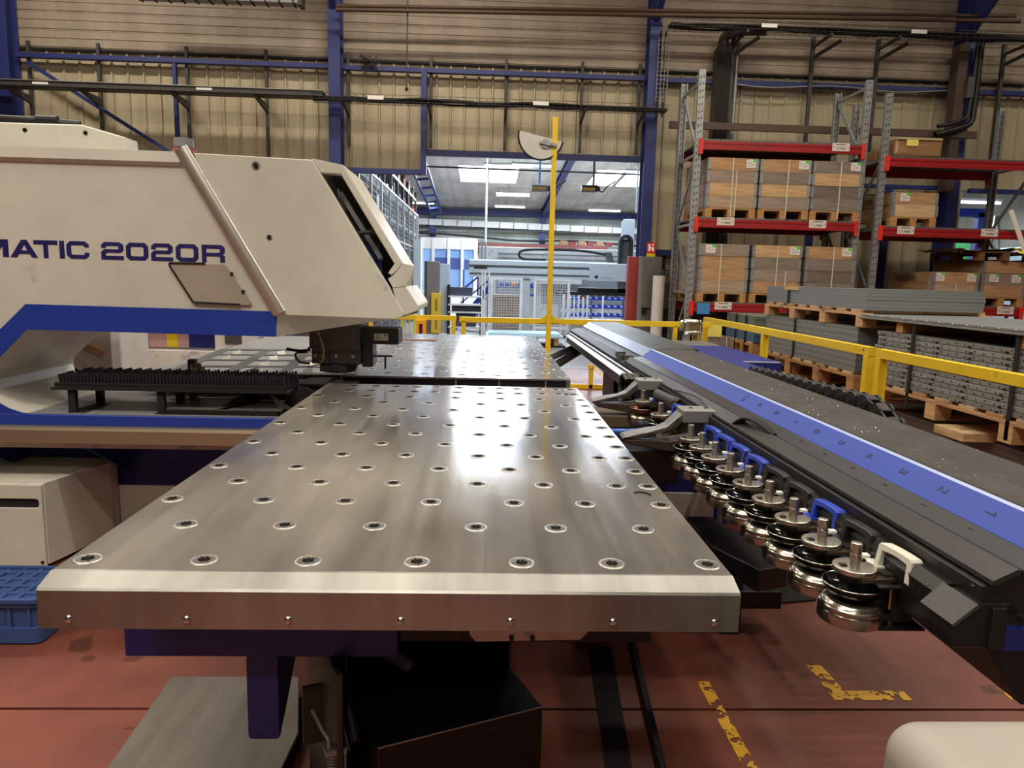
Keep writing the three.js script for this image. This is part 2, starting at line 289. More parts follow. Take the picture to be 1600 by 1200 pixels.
{
  const t = thing('cable_tray', 'long covered cable tray running across the braced wall bay', 'cable tray', [0, 4.36, -12.56]);
  mesh('channel', [bx(-9.5, -2.72, 0, 0.008, -0.13, 0.13), bx(-9.5, -2.72, 0, 0.085, 0.122, 0.13), bx(-9.5, -2.72, 0, 0.085, -0.13, -0.122)], M.zincDark, t);
  mesh('cover', rb(-9.5, -2.72, 0.085, 0.1, -0.14, 0.15, 0.004, 1), M.zinc, t);
  mesh('tray_label', bx(-7.35, -7.1, 0.035, 0.075, 0.13, 0.135), M.paper, t); mesh('tray_label', bx(-4.75, -4.5, 0.035, 0.075, 0.13, 0.135), M.paper, t);
}
function wireTray(name, label, x0, x1, y, z, labels, hgt = 0.1, pitch = 0.12) {
  const t = thing(name, label, 'cable tray', [0, y, z]);
  const g = []; for (const zz of [-0.14, -0.07, 0, 0.07, 0.14]) g.push(rod([x0, 0, zz], [x1, 0, zz], 0.004, 5)); for (const yy of [0.05, 0.1]) for (const zz of [-0.14, 0.14]) g.push(rod([x0, yy, zz], [x1, yy, zz], 0.004, 5));
  mesh('long_wire', g, M.zincDark, t);
  const c = []; for (let x = x0; x < x1; x += pitch) c.push(rod([x, 0, -0.14], [x, 0, 0.14], 0.003, 4), rod([x, 0, 0.14], [x, hgt, 0.14], 0.003, 4), rod([x, 0, -0.14], [x, hgt, -0.14], 0.003, 4));
  mesh('cross_wire', c, M.zincDark, t, { kind: 'stuff' });
  const r = rng(Math.round(y * 100 + x0 * 10 + 500)), W = x1 - x0;
  for (let k = 0; k < 7; k++) { const pts = []; for (let i = 0; i <= 10; i++) pts.push([x0 + W * i / 10, 0.015 + 0.05 * r(), -0.1 + 0.035 * k + 0.012 * (r() - 0.5)]); mesh('cable', tube(pts, 0.013 + 0.007 * r(), 40, 5), M.blackMatt, t); }
  for (const x of labels) mesh('tray_label', bx(x - 0.13, x + 0.13, 0.02, 0.08, 0.146, 0.152), M.paper, t);
}
wireTray('wire_cable_tray', 'dark wire cable tray full of cables above the wide opening', -2.9, 3.0, 4.32, -12.56, [-1.85, 0.87]);
wireTray('wire_cable_tray', 'dark wire cable tray high on the wall above the racks', 2.95, 9.6, 5.62, -12.4, [4.55, 7.05], 0.12);
for (const [x, l, yb] of [[4.2, 'beside the brown duct', 3.4], [5.6, 'above the middle of the loaded rack bay', 3.6], [6.75, 'above the second rack bay', 3.6], [9.0, 'right of the column with the bent ducts', 3.3]]) {
  const t = thing('hanger_post', 'brown upright under the high wire tray, ' + l, 'bracket', [x, 0, -12.95]);
  mesh('post', rb(-0.03, 0.03, yb, 5.75, -0.03, 0.03, 0.003, 1), M.zincDark, t); mesh('arm', [bar([0, 5.4, 0], [0.3, 5.58, 0.4], 0.05, 0.04), bx(-0.02, 0.02, 5.56, 5.6, 0, 0.7)], M.zincDark, t);
}
{
  const br = std(0x4a3a30, 0.7, 0.1);
  const t = thing('cable_duct', 'tall dark brown cable duct running down the wall behind the rack', 'duct', [4.02, 0, -13.0]);
  mesh('channel', [rb(-0.12, 0.14, 1.4, 5.5, -0.05, 0.14, 0.006, 1)], br, t); const g = []; for (let i = 0; i < 6; i++) g.push(rod([-0.1 + i * 0.043, 1.4, 0.15], [-0.1 + i * 0.043, 5.55, 0.15], 0.014, 6)); mesh('cable', g, M.blackMatt, t);
  mesh('elbow', tube([[0, 5.5, 0.05], [0.02, 5.68, 0.08], [0.2, 5.72, 0.3], [0.6, 5.7, 0.45]], 0.09, 16, 8), br, t);
  tag(mesh('wall_pipe', rod([4.3, 2.0, -13.0], [4.3, 5.7, -13.0], 0.035), M.zinc), 'pale grey pipe on the wall beside the brown duct', 'pipe');
  tag(mesh('wall_pipe', rod([4.2, 4.98, -13.0], [4.2, 5.7, -13.0], 0.015), M.zincDark), 'thin dark pipe between the brown duct and the pale pipe', 'pipe');
  const e = thing('bent_duct', 'dark brown duct and bent black pipes on the column behind the right-hand rack', 'duct', [8.3, 0, -12.8]);
  mesh('channel', rb(-0.26, -0.09, 3.2, 5.65, -0.1, 0.12, 0.006, 1), br, e);
  mesh('bent_pipe', tube([[0.12, 5.7, 0.1], [0.1, 4.6, 0.12], [0.06, 4.36, 0.14], [-0.25, 4.22, 0.2], [-0.6, 4.12, 0.22]], 0.05, 30, 8), M.black, e); mesh('bent_pipe', tube([[0.02, 5.7, 0.16], [0.0, 4.7, 0.16], [-0.05, 4.45, 0.18], [-0.3, 4.32, 0.24], [-0.58, 4.26, 0.24]], 0.035, 30, 8), M.black, e); mesh('junction_box', [rb(-0.1, 0.02, 4.75, 5.1, 0.1, 0.2, 0.01, 1)], M.greyDark, e);
}
tag(mesh('brown_rail', [rb(3.1, 8.5, 4.1, 4.22, -12.72, -12.66, 0.004, 1)], std(0x59463a, 0.6, 0.2, {})), 'long brown rail hung on the wall behind the racks', 'rail');
{ const pts = []; for (let i = 0; i <= 12; i++) pts.push([4.3 + i * 0.33, 4.93 - 0.03 * Math.sin(i * 0.9), -12.97]); tag(mesh('sagging_cable', tube(pts, 0.014, 50, 5), M.zinc), 'pale sagging cable along the blue rail behind the rack', 'cable'); }
{ // wire ladder on the column
  const t = thing('cable_ladder', 'grey wire cable ladder standing up the blue column', 'cable ladder', [2.96, 0, -12.78]); const g = []; for (let i = 0; i < 4; i++) g.push(rod([-0.09 + i * 0.06, 4.55, 0], [-0.09 + i * 0.06, 5.6, 0], 0.006, 5)); mesh('rail', g, M.zinc, t); const s = []; for (let y = 4.56; y < 5.6; y += 0.07) s.push(rod([-0.1, y, 0], [0.1, y, 0], 0.005, 4)); mesh('rung', s, M.zinc, t); mesh('cable', [rod([-0.05, 4.3, -0.03], [-0.05, 5.7, -0.03], 0.014), rod([0.03, 4.3, -0.03], [0.03, 5.7, -0.03], 0.014)], M.blackMatt, t);
}
tag(mesh('roof_pipe', [rod([-2.5, 5.73, -12.5], [8.9, 5.98, -12.5], 0.035), rod([-2.5, 5.83, -12.62], [8.9, 6.1, -12.62], 0.03)], std(0x4f3b2a, 0.6, 0.1)), 'pair of long brown pipes along the top of the wall', 'pipe');
{ const t = thing('drop_rod', 'thin grey rod with a black end knob hanging in front of the wall', 'rod', [-1.36, 4.55, -12.55]); mesh('rod', rod([0, 0, 0], [0.02, 2.2, 0], 0.012), M.zincDark, t); mesh('knob', new THREE.SphereGeometry(0.03, 12, 8), M.blackMatt, t); }
{ // dusty tuft on the rail
  const r = rng(7), g = []; for (let i = 0; i < 70; i++) { const a = r() * 6.28, b = r() * 6.28, q = 0.05 + r() * 0.1; g.push(tube([[0, 0, 0], [Math.cos(a) * q, Math.sin(b) * q * 0.7, Math.sin(a) * q * 0.5], [Math.cos(a + 0.8) * q * 1.2, Math.sin(b + 0.5) * q, Math.sin(a) * q]], 0.006, 5, 4)); }
  const t = tag(mesh('dust_tuft', g, M.zincDark), 'brown dusty tuft caught on the blue rail above the opening', 'tuft'); t.position.set(-2.05, 5.06, -12.95);
}
{ // lamp body hung along the top of the wall
  const t = thing('strip_light', 'long grey ribbed strip light housing hung at the top of the braced bay', 'light', [0, 5.72, -12.35]);
  mesh('housing', rb(-5.6, -3.02, 0, 0.1, -0.1, 0.1, 0.006, 1), M.zinc, t); for (let i = 0; i < 12; i++) mesh('rib', bx(-5.55 + i * 0.22, -5.53 + i * 0.22, -0.015, 0.1, -0.104, 0.104), M.blackMatt, t); mesh('end_cap', rb(-3.05, -2.98, -0.03, 0.12, -0.11, 0.11, 0.004, 1), M.zincDark, t);
  each('suspension', [rod([-5, 0.1, 0], [-5, 2.6, 0], 0.006, 5), rod([-3.6, 0.1, 0], [-3.6, 2.6, 0], 0.006, 5)], M.zincDark, t);
}
// the lamps that light the hall
const hallTube = glow(HALL.color, 12);
HALL_LAMPS.forEach(([x, z, along, k, where]) => {
  const y = 7.3, t = thing('hall_lamp', 'long white strip lamp high under the hall roof, ' + where, 'lamp', [x, y, z], along ? Math.PI / 2 : 0, 'strip lamps under the hall roof');
  mesh('housing', rb(-0.17, 0.17, 0.02, 0.12, -1.3, 1.3, 0.01, 1), M.white, t); mesh('diffuser', bx(-0.15, 0.15, 0.0, 0.02, -1.25, 1.25), hallTube, t);
  mesh('suspension', rod([0, 0.12, -0.9], [0, 1.09, -0.9], 0.006, 5), M.zincDark, t); mesh('suspension', rod([0, 0.12, 0.9], [0, 1.09, 0.9], 0.006, 5), M.zincDark, t);
  const L = new THREE.RectAreaLight(HALL.color, HALL.k * k, along ? 2.5 : 0.3, along ? 0.3 : 2.5); L.position.set(x, y - 0.02, z); L.rotation.set(-Math.PI / 2, 0, 0); scene.add(L);
});
// ================================================================ SHEET TABLES
const insertRing = clean(lathe([[0.0275, 0.0], [0.0265, 0.0014], [0.0235, 0.0016], [0.0215, 0.0006], [0.0155, 0.0005], [0.0145, 0.0012], [0.0125, 0.0009], [0.0125, 0.0]], 28));
const tuft = (() => { const g = [cy(0.0126, 0.0007, 0, 0, 0, 16)]; for (let i = 0; i < 6; i++) { const a = i * Math.PI / 3; g.push(bx(0.003, 0.0115, 0, 0.003, -0.0012, 0.0012).rotateY(a)); } return clean(mg(g)); })();
const tuftDot = clean(mg([cy(0.0022, 0.0012, 0.018, 0, 0, 8), cy(0.0022, 0.0012, -0.018, 0, 0, 8)]));
M.insert = std(0xb5b1aa, 0.3, 0.85); M.insertFace = std(0x5f5b57, 0.5, 0.3); const insertFace = clean(cy(0.0225, 0.0005, 0, 0.0005, 0, 24)); M.bristle = std(0x100f0f, 0.9);
function insertAt(parent, x, z, y, rnd) { const r = share('brush_insert', insertRing, M.insert, parent, x, y, z, 0, rnd() * 3, 0); share('ring_face', insertFace, M.insertFace, r, 0, 0.0002, 0); share('bristles', tuft, M.bristle, r, 0, 0.0006, 0); share('screw_dot', tuftDot, M.bristle, r, 0, 0.0003, 0); }
const COLA = [-0.786, -0.556, -0.348, -0.128, 0.087, 0.274, 0.474], COLB = [-0.677, -0.452, -0.246, -0.010, 0.178, 0.386];
{
  const t = thing('sheet_table', 'worn steel table with rows of brush inserts and a bright folded front edge', 'machine table', [0, 0, 0]);
  const y = 0.92;
  mesh('tabletop', [rb(-0.825, 0.508, y - 0.012, y, -3.815, -1.352, 0.0015, 1)], M.table, t);
  mesh('side_fold', [extX([[-3.80, y - 0.012], [-3.80, y - 0.1], [-1.36, y - 0.1], [-1.36, y - 0.012]], -0.834, -0.826), extX([[-3.80, y - 0.012], [-3.80, y - 0.1], [-1.36, y - 0.1], [-1.36, y - 0.012]], 0.509, 0.517)], M.apron, t);
  // front apron: sloping fold, then an upright face
  const pf = [[-1.352, y], [-1.348, y], [-1.302, y - 0.0145], [-1.298, y - 0.019], [-1.298, 0.826], [-1.304, 0.826], [-1.304, y - 0.021], [-1.352, y - 0.006]];
  mesh('front_apron', extX(pf, -0.825, 0.508), M.apron, t);
  const dome = clean(mg([lathe([[0.0001, 0.0055], [0.004, 0.0048], [0.007, 0.0025], [0.008, 0]], 16).rotateX(Math.PI / 2)]));
  for (const x of [-0.769, -0.551, -0.361, -0.148, 0.062, 0.261, 0.460]) share('screw', dome, M.chrome, t, x, 0.845, -1.298);
  const r = rng(5);
  const ZA = [-1.405, -1.80, -2.126, -2.447, -2.772, -3.099, -3.421], ZB = [-1.614, -1.968, -2.287, -2.611, -2.94, -3.26];
  for (const z of ZA) for (const x of COLA) insertAt(t, x, z, y, r);
  ZB.forEach((z, i) => { for (const x of COLB) insertAt(t, x, z, y, r); if (i > 0) insertAt(t, 0.477, z, y, r); });
  for (const z of [-3.587, -3.742]) for (const x of [-0.674, -0.558, -0.452, -0.344, -0.242, -0.125, -0.008, 0.086, 0.178, 0.30, 0.386, 0.46]) insertAt(t, x, z, y, r);
  for (const [x, z] of [[0.44, -1.885], [0.43, -3.57]]) mesh('slot', (() => { const a = new THREE.TorusGeometry(0.024, 0.0035, 6, 16, 2.2).rotateX(-Math.PI / 2).translate(x, y, z); return a; })(), M.bristle, t);
  // carrier below
  mesh('under_frame', [rb(-0.825, -0.19, 0.6, 0.7, -1.7, -1.6, 0.004, 1), rb(-0.76, 0.45, 0.82, 0.9, -3.7, -1.7, 0.01, 1)], M.blue, t);
  mesh('cross_bar', rb(-0.19, 0.42, 0.63, 0.7, -1.72, -1.62, 0.004, 1), M.black, t);
  mesh('bearing_plate', ext([[-0.02, 0.66], [-0.005, 0.642], [0.245, 0.648], [0.262, 0.668], [0.262, 0.72], [-0.02, 0.72]], -1.61, -1.6), M.alum, t);
  each('bearing_plate_bolt', [cy(0.006, 0.006, 0.08, 0, 0, 10).rotateX(Math.PI / 2).translate(0, 0.652, -1.6), cy(0.006, 0.006, 0.13, 0, 0, 10).rotateX(Math.PI / 2).translate(0, 0.652, -1.6)], M.black, t);
  // drop arm: rounded plate in front, tapering web behind
  mesh('drop_arm', [ext(rshape(-0.546, -0.471, 0.388, 0.605, 0.012), -1.615, -1.6, 0.002, 4)], M.blue, t);
  mesh('drop_arm_web', extX([[-1.615, 0.605], [-1.615, 0.392], [-1.66, 0.42], [-2.02, 0.72], [-2.02, 0.75], [-1.66, 0.605]], -0.49, -0.474), M.blue, t);
}
{
  const t = thing('sheet_table', 'far steel brush table mirroring the roof lights, beyond the dark gap', 'machine table', [0, 0, 0]);
  const y = 0.925;
  mesh('tabletop', rb(-0.812, 0.508, y - 0.012, y, -7.17, -4.10, 0.0015, 1), M.table, t);
  mesh('side_fold', [bx(-0.812, -0.806, y - 0.09, y - 0.012, -7.15, -4.12), bx(0.5, 0.506, y - 0.09, y - 0.012, -7.15, -4.12)], M.apron, t);
  mesh('end_brush', rb(-0.80, 0.495, y - 0.085, y - 0.013, -4.125, -4.106, 0.003, 1), M.bristle, t);
  each('end_clip', [-0.16, 0.09, 0.36].map(x => bx(x, x + 0.008, y - 0.06, y - 0.015, -4.106, -4.102)), M.zinc, t);
  mesh('corner_clip', bx(0.482, 0.506, y - 0.08, y - 0.005, -4.106, -4.096), M.alum, t);
  mesh('cover_strip', rb(-0.76, -0.42, y, y + 0.006, -6.5, -6.42, 0.002, 1), M.brownWood, t);
  mesh('under_frame', rb(-0.7, 0.4, 0.66, 0.9, -7.0, -4.3, 0.01, 1), M.blue, t);
  const r = rng(6);
  for (let i = 0; i < 18; i++) { const z = -4.22 - i * 0.164; for (const x of (i % 2 ? COLB : COLA)) insertAt(t, x, z, y, r); }
}
// ================================================================ PUNCHING MACHINE
{
  const t = thing('punching_machine', 'large cream C-frame punching machine with blue throat border and slanted nose', 'machine', [0, 0, 0]);
  const F = -3.6, B = -4.4;
  // C-frame: outline of the front face, throat open to the right
  const top = [[-5.2, 2.045], [-1.47, 2.052], [-1.02, 1.30]];
  const throat = [[-1.03, 1.181], [-2.235, 1.19], [-2.375, 1.051], [-2.47, 0.955], [-2.48, 0.92], [-2.46, 0.875], [-2.41, 0.83], [-2.35, 0.795], [-2.29, 0.775], [-2.2, 0.765], [-0.7, 0.768]];
  const low = [[-0.7, 0.60], [-5.2, 0.59]];
  mesh('frame', ext([...top, ...throat, ...low].reverse(), B, F - 0.004), M.cream, t);
  // blue border round the throat, its own painted plate
  const outer = [[-1.025, 1.306], [-2.233, 1.314], [-2.364, 1.187], [-2.56, 0.99], [-2.62, 0.9], [-2.62, 0.712], [-0.7, 0.714]];
  mesh('blue_border', ext([...outer, ...throat.slice().reverse()], F - 0.004, F + 0.002), M.blueBorder = std(0x2340a0, 0.38), t);
  mesh('throat_lining', [extX([[B + 0.02, 0], [F - 0.006, 0], [F - 0.006, 0.004], [B + 0.02, 0.004]], -2.3, -0.72).translate(0, 0.768, 0)], M.greyPaint, t);
  // top cover, its lip and the housing behind
  mesh('top_cover', extX([[-4.5, 2.04], [F + 0.012, 2.035], [F + 0.018, 1.985], [F + 0.002, 1.968], [F - 0.02, 1.968], [F - 0.02, 2.0], [-4.5, 2.0]].map(([z, y]) => [z, y + 0.018]), -5.2, -1.46), M.cream, t);
  mesh('rear_housing', ext([[-4.4, 2.0], [-4.4, 2.305], [-2.34, 2.312], [-2.1, 2.25], [-2.085, 2.0]].reverse(), -4.56, -4.4, 0.008), M.cream, t);
  for (const x of [-2.66, -2.32]) mesh('housing_screw', cy(0.012, 0.006, 0, 0, 0, 12).rotateX(Math.PI / 2).translate(x, x < -2.5 ? 2.27 : 2.265, -4.4), M.darkMetal, t);
  mesh('rear_hose', [tube([[-4.2, 2.34, -4.5], [-3.2, 2.335, -4.45], [-2.6, 2.33, -4.45], [-2.4, 2.325, -4.5]], 0.025, 30, 8), cy(0.03, 0.12, 0, 0, 0, 10).rotateZ(1.57).translate(-2.5, 2.335, -4.45)], M.black, t);
  // stainless strip down the slope
  const a = [-1.455, 2.068, F + 0.012], b = [-1.008, 1.296, F + 0.012];
  mesh('steel_strip', [(() => { const g = new THREE.CylinderGeometry(0.034, 0.034, 0.892, 24, 1, false); g.scale(1, 1, 0.45); g.rotateZ(Math.atan2(-(b[0] - a[0]), b[1] - a[1]) + Math.PI); return g.translate((a[0] + b[0]) / 2, (a[1] + b[1]) / 2, a[2]); })()], std(0xd8d2c6, 0.3, 0.8), t);
  const kn = mesh('lifting_knob', [cy(0.046, 0.045, -1.516, 2.1, -3.78, 28), cy(0.036, 0.03, -1.516, 2.075, -3.78, 20)], M.greyPaint, t); mesh('knob_seat', cy(0.055, 0.02, -1.51, 2.072, -3.77, 24), std(0xb06070, 0.6), kn);
  // head cover: slanted panel and the facet under it
  mesh('head_panel', ext([[-1.40, 2.05], [-0.838, 2.036], [-0.401, 1.318], [-0.40, 1.305], [-0.408, 1.294], [-0.45, 1.281], [-0.99, 1.288], [-1.03, 1.30]].reverse(), F - 0.05, F + 0.006, 0.004), M.cream, t);
  mesh('head_facet', poly([[-1.03, 1.292, F + 0.004], [-0.452, 1.284, F + 0.004], [-0.36, 1.30, -3.95], [-0.37, 1.31, -4.05], [-0.435, 1.274, -3.95], [-1.03, 1.18, F - 0.02], [-1.03, 1.18, B], [-0.44, 1.276, B], [-1.03, 1.40, B]], [[0, 5, 4, 1], [5, 6, 7, 4], [4, 3, 2, 1], [0, 8, 6, 5], [4, 7, 3]]), M.cream, t);
  for (const [x, y, r] of [[-1.106, 2.0, 0.012], [-1.05, 1.664, 0.008]]) mesh('panel_bolt', [cy(r, 0.006, 0, 0, 0, 14).rotateX(Math.PI / 2).translate(x, y, F + 0.005), new THREE.TorusGeometry(r * 1.5, 0.0016, 6, 20).translate(x, y, F + 0.007)], M.darkMetal, t);
  // nose: U-shaped hood, side return, chin
  mesh('nose_frame', [ext([[-0.845, 2.045], [-0.695, 2.018], [-0.404, 1.556], [-0.452, 1.492], [-0.478, 1.507], [-0.447, 1.553], [-0.705, 1.973], [-0.80, 1.976]].reverse(), -3.66, F, 0.004),
    poly([[-0.695, 2.018, -3.602], [-0.404, 1.556, -3.602], [-0.384, 1.549, -3.95], [-0.664, 1.994, -3.95], [-0.845, 2.045, -3.602], [-0.845, 2.03, -3.95], [-0.452, 1.492, -3.602], [-0.44, 1.487, -3.95]], [[0, 3, 2, 1], [4, 5, 3, 0], [1, 2, 7, 6]])], M.cream, t);
  mesh('nose_chin', ext([[-0.457, 1.438], [-0.39, 1.445], [-0.333, 1.36], [-0.328, 1.35], [-0.328, 1.333], [-0.334, 1.324], [-0.393, 1.302], [-0.42, 1.31]].reverse(), -4.2, F - 0.002, 0.004), M.cream, t);
  mesh('nose_end', poly([[-0.404, 1.556, F], [-0.36, 1.546, -3.75], [-0.384, 1.549, -3.95], [-0.39, 1.447, F], [-0.455, 1.438, F], [-0.478, 1.48, F], [-0.455, 1.496, F], [-0.40, 1.447, -3.95], [-0.46, 1.44, -3.95]], [[0, 6, 5, 4, 3], [0, 3, 1], [1, 3, 7, 2], [3, 4, 8, 7]]), M.cream, t);
  // inside the open nose
  mesh('head_core', [ext([[-1.4, 1.99], [-0.86, 1.98], [-0.47, 1.3], [-1.3, 1.3]].reverse(), -4.3, -3.95), ext([[-1.2, 2.02], [-0.72, 2.02], [-0.45, 1.56], [-0.45, 1.3], [-1.2, 1.3]].reverse(), -4.3, -3.96)], M.blackMatt, t);
  mesh('motor', [cy(0.06, 0.17, -0.6, 1.44, -3.84, 24), cy(0.045, 0.04, -0.6, 1.61, -3.84, 20), new THREE.TorusGeometry(0.06, 0.006, 6, 24).rotateX(1.57).translate(-0.6, 1.58, -3.84)], M.blue, t);
  mesh('hose', [tube([[-0.75, 1.92, -3.8], [-0.72, 1.85, -3.72], [-0.68, 1.72, -3.74], [-0.66, 1.62, -3.8]], 0.016, 20, 7), tube([[-0.68, 1.69, -3.7], [-0.62, 1.7, -3.66], [-0.55, 1.705, -3.66], [-0.52, 1.66, -3.7]], 0.012, 20, 7)], M.black, t);
  mesh('inner_rail', bar([-0.73, 1.90, -3.72], [-0.53, 1.58, -3.72], 0.02, 0.03), M.greyPaint, t);
  // hatch with rubber edge
  const hatch = [[-1.528, 1.530], [-1.275, 1.53], [-1.262, 1.522], [-1.145, 1.345], [-1.155, 1.332], [-1.425, 1.342], [-1.436, 1.35], [-1.533, 1.52]];
  const h = mesh('hatch', ext(hatch.slice().reverse(), F + 0.003, F + 0.009, 0.002), M.hatch || (M.hatch = std(0xb3a99a, 0.5, 0, { map: M.cream.map })), t);
  const q = hatch.map(p => [p[0], p[1], F + 0.01]);
  mesh('hatch_seal', [bar(q[7], q[5], 0.009, 0.006), bar(q[0], q[7], 0.009, 0.006), bar(q[0], [-1.36, 1.531, F + 0.01], 0.009, 0.006), bar(q[5], [-1.2, 1.336, F + 0.01], 0.009, 0.006)], M.blackMatt, h);
  for (const [x, y] of [[-1.235, 1.485], [-1.182, 1.40]]) mesh('hatch_screw', cy(0.009, 0.005, 0, 0, 0, 12).rotateX(Math.PI / 2).translate(x, y, F + 0.009), M.blackMatt, h);
  // lettering
  const k = 0.003038, X = u => -2.337 + u * 0.35 * k, Hh = 0.084, w = 0.106, s = 0.021, y0 = 1.538;
  const G = {
    T: () => [shp([[0, 1], [1, 1], [1, .76], [.6, .76], [.6, 0], [.4, 0], [.4, .76], [0, .76]].reverse())],
    I: () => [shp([[0, 0], [1, 0], [1, 1], [0, 1]])],
    A: () => [shp([[0, 0], [.42, 1], [.62, 1], [1, 0], [.78, 0], [.7, .2], [.32, .2], [.24, 0]].reverse(), [[[.4, .4], [.62, .4], [.52, .72]]])],
    M: () => [shp([[0, 0], [0, 1], [.24, 1], [.5, .42], [.76, 1], [1, 1], [1, 0], [.8, 0], [.8, .62], [.58, .1], [.42, .1], [.2, .62], [.2, 0]].reverse())],
    C: () => [shp([[.18, 0], [0, .2], [0, .8], [.18, 1], [.84, 1], [1, .82], [1, .66], [.8, .66], [.8, .74], [.76, .77], [.26, .77], [.21, .7], [.21, .3], [.26, .23], [.76, .23], [.8, .26], [.8, .36], [1, .36], [1, .18], [.84, 0]].reverse())],
    0: () => [shp([[.16, 0], [0, .2], [0, .8], [.16, 1], [.84, 1], [1, .8], [1, .2], [.84, 0]].reverse(), [[[.26, .23], [.74, .23], [.79, .3], [.79, .7], [.74, .77], [.26, .77], [.21, .7], [.21, .3]]])],
    2: () => [shp([[0, 0], [0, .42], [.14, .6], [.74, .6], [.78, .64], [.78, .74], [.74, .78], [.26, .78], [.22, .74], [.22, .66], [.01, .66], [.01, .84], [.16, 1], [.84, 1], [1, .84], [1, .54], [.86, .4], [.26, .4], [.21, .35], [.21, .22], [1, .22], [1, 0]].reverse())],
    R: () => [shp([[0, 0], [0, 1], [.86, 1], [1, .86], [1, .56], [.9, .46], [1, .36], [1, 0], [.79, 0], [.79, .28], [.73, .34], [.2, .34], [.2, 0]].reverse(), [[[.2, .55], [.74, .55], [.79, .6], [.79, .74], [.74, .78], [.2, .78]]])],
    U: () => [shp([[.16, 0], [0, .18], [0, 1], [.21, 1], [.21, .3], [.26, .23], [.74, .23], [.79, .3], [.79, 1], [1, 1], [1, .18], [.84, 0]].reverse())],
  };
  for (const [c, u, wu] of [['T', -425, 100], ['R', -318, 102], ['U', -205, 100], ['M', -92, 130], ['A', 45, 122], ['T', 150, 106], ['I', 264, 22], ['C', 295, 100], ['2', 449, 100], ['0', 560, 100], ['2', 672, 98], ['0', 783, 102], ['R', 900, 104]]) {
    const g = new THREE.ExtrudeGeometry(G[c](), { depth: 0.0012, bevelEnabled: false }); g.scale(wu * 0.35 * k, Hh, 1); g.translate(X(u), y0 + 0.0, F - 0.0035); mesh('letter', g, M.text, t);
  }
  // tool gear under the head
  const m = M.darkMetal;
  mesh('punch_head', [rb(-0.93, -0.66, 1.1, 1.25, -4.15, -3.85, 0.008, 1), rb(-0.925, -0.66, 1.015, 1.105, -4.1, -3.88, 0.006, 1), cy(0.09, 0.05, -0.80, 0.965, -3.98, 8, 0.115)], M.headGrey = std(0x4a4744, 0.4, 0.4), t); mesh('head_band', [bx(-0.935, -0.655, 1.1, 1.108, -3.86, -3.845), bx(-0.83, -0.825, 1.015, 1.25, -3.86, -3.846), bx(-0.76, -0.755, 1.1, 1.25, -3.86, -3.846), rb(-0.88, -0.74, 0.975, 1.01, -3.9, -3.87, 0.004, 1)], M.zincDark, t); each('head_bolt', [-0.9, -0.86, -0.79, -0.7].map(x => cy(0.009, 0.01, 0, 0, 0, 10).rotateX(1.57).translate(x, 1.06, -3.87)), M.zinc, t);
  mesh('clamp_block', [rb(-0.66, -0.6, 1.0, 1.13, -4.05, -3.9, 0.006, 1), rb(-0.6, -0.5, 1.05, 1.06, -3.97, -3.95, 0.002, 1), rb(-0.545, -0.535, 0.985, 1.05, -3.97, -3.95, 0.002, 1)], M.black, t);
  const sens = mesh('sensor_box', rb(-0.7, -0.462, 1.125, 1.21, -4.1, -3.9, 0.005, 1), M.black, t);
  mesh('type_plate', (() => plate(0.075, 0.036, 0.002).translate(-0.555, 1.165, -3.9))(), canvasMat(128, 64, (g, w, h) => { g.fillStyle = '#cfcabb'; g.fillRect(0, 0, w, h); g.fillStyle = '#333'; for (let i = 0; i < 5; i++) g.fillRect(8, 8 + i * 10, 34 + (i * 23) % 40, 4); g.fillRect(90, 10, 26, 14); g.fillRect(60, 40, 50, 4); }), sens);
  each('signal_cable', [[0xd8c040, -0.88]].map(([c, x], i) => tube([[x, 1.2, -3.83], [x + 0.04, 1.1, -3.8], [x + 0.02, 1.03, -3.82], [x - 0.06, 1.0, -3.85]], 0.004, 16, 5)), std(0xa89a3c, 0.6), t); mesh('signal_cable', tube([[-0.87, 1.2, -3.83], [-0.85, 1.1, -3.81], [-0.83, 1.03, -3.83]], 0.004, 16, 5), std(0x3c5a90, 0.6), t);
  mesh('wiring', [tube([[-0.94, 1.08, -3.86], [-1.0, 1.07, -3.84], [-0.98, 1.03, -3.84], [-0.93, 1.02, -3.86]], 0.006, 16, 5), tube([[-1.06, 1.09, -3.9], [-0.98, 1.085, -3.86], [-0.93, 1.09, -3.88]], 0.008, 10, 5)], M.black, t);
  mesh('lower_die_carrier', [rb(-1.05, -0.7, 0.8, 0.9, -4.1, -3.85, 0.01, 1)], M.black, t);
  // base
  mesh('lower_arm_top', rb(-5.2, -0.9, 0.715, 0.768, -3.66, F + 0.004, 0.006, 1), M.blueBorder, t);
  mesh('cover_strip', [extX([[-3.66, 0.715], [-3.60, 0.713], [-3.575, 0.708], [-3.56, 0.695], [-3.556, 0.632], [-3.565, 0.632], [-3.66, 0.64]], -5.2, -0.9)], M.stripM = std(0xb9a98f, 0.32, 0.75), t);
  mesh('base', [bx(-5.2, 1.35, 0.275, 0.62, -4.7, -4.05)], M.blue, t);
  mesh('plinth', [rb(-5.2, 1.38, 0, 0.275, -4.8, -4.04, 0.006, 1)], M.cream, t);
  for (const x of [-2.55, -2.0, -1.3]) mesh('gusset', extX([[-4.05, 0.62], [-3.62, 0.62], [-3.62, 0.595], [-4.05, 0.35]], x - 0.008, x + 0.008), M.blue, t);
}
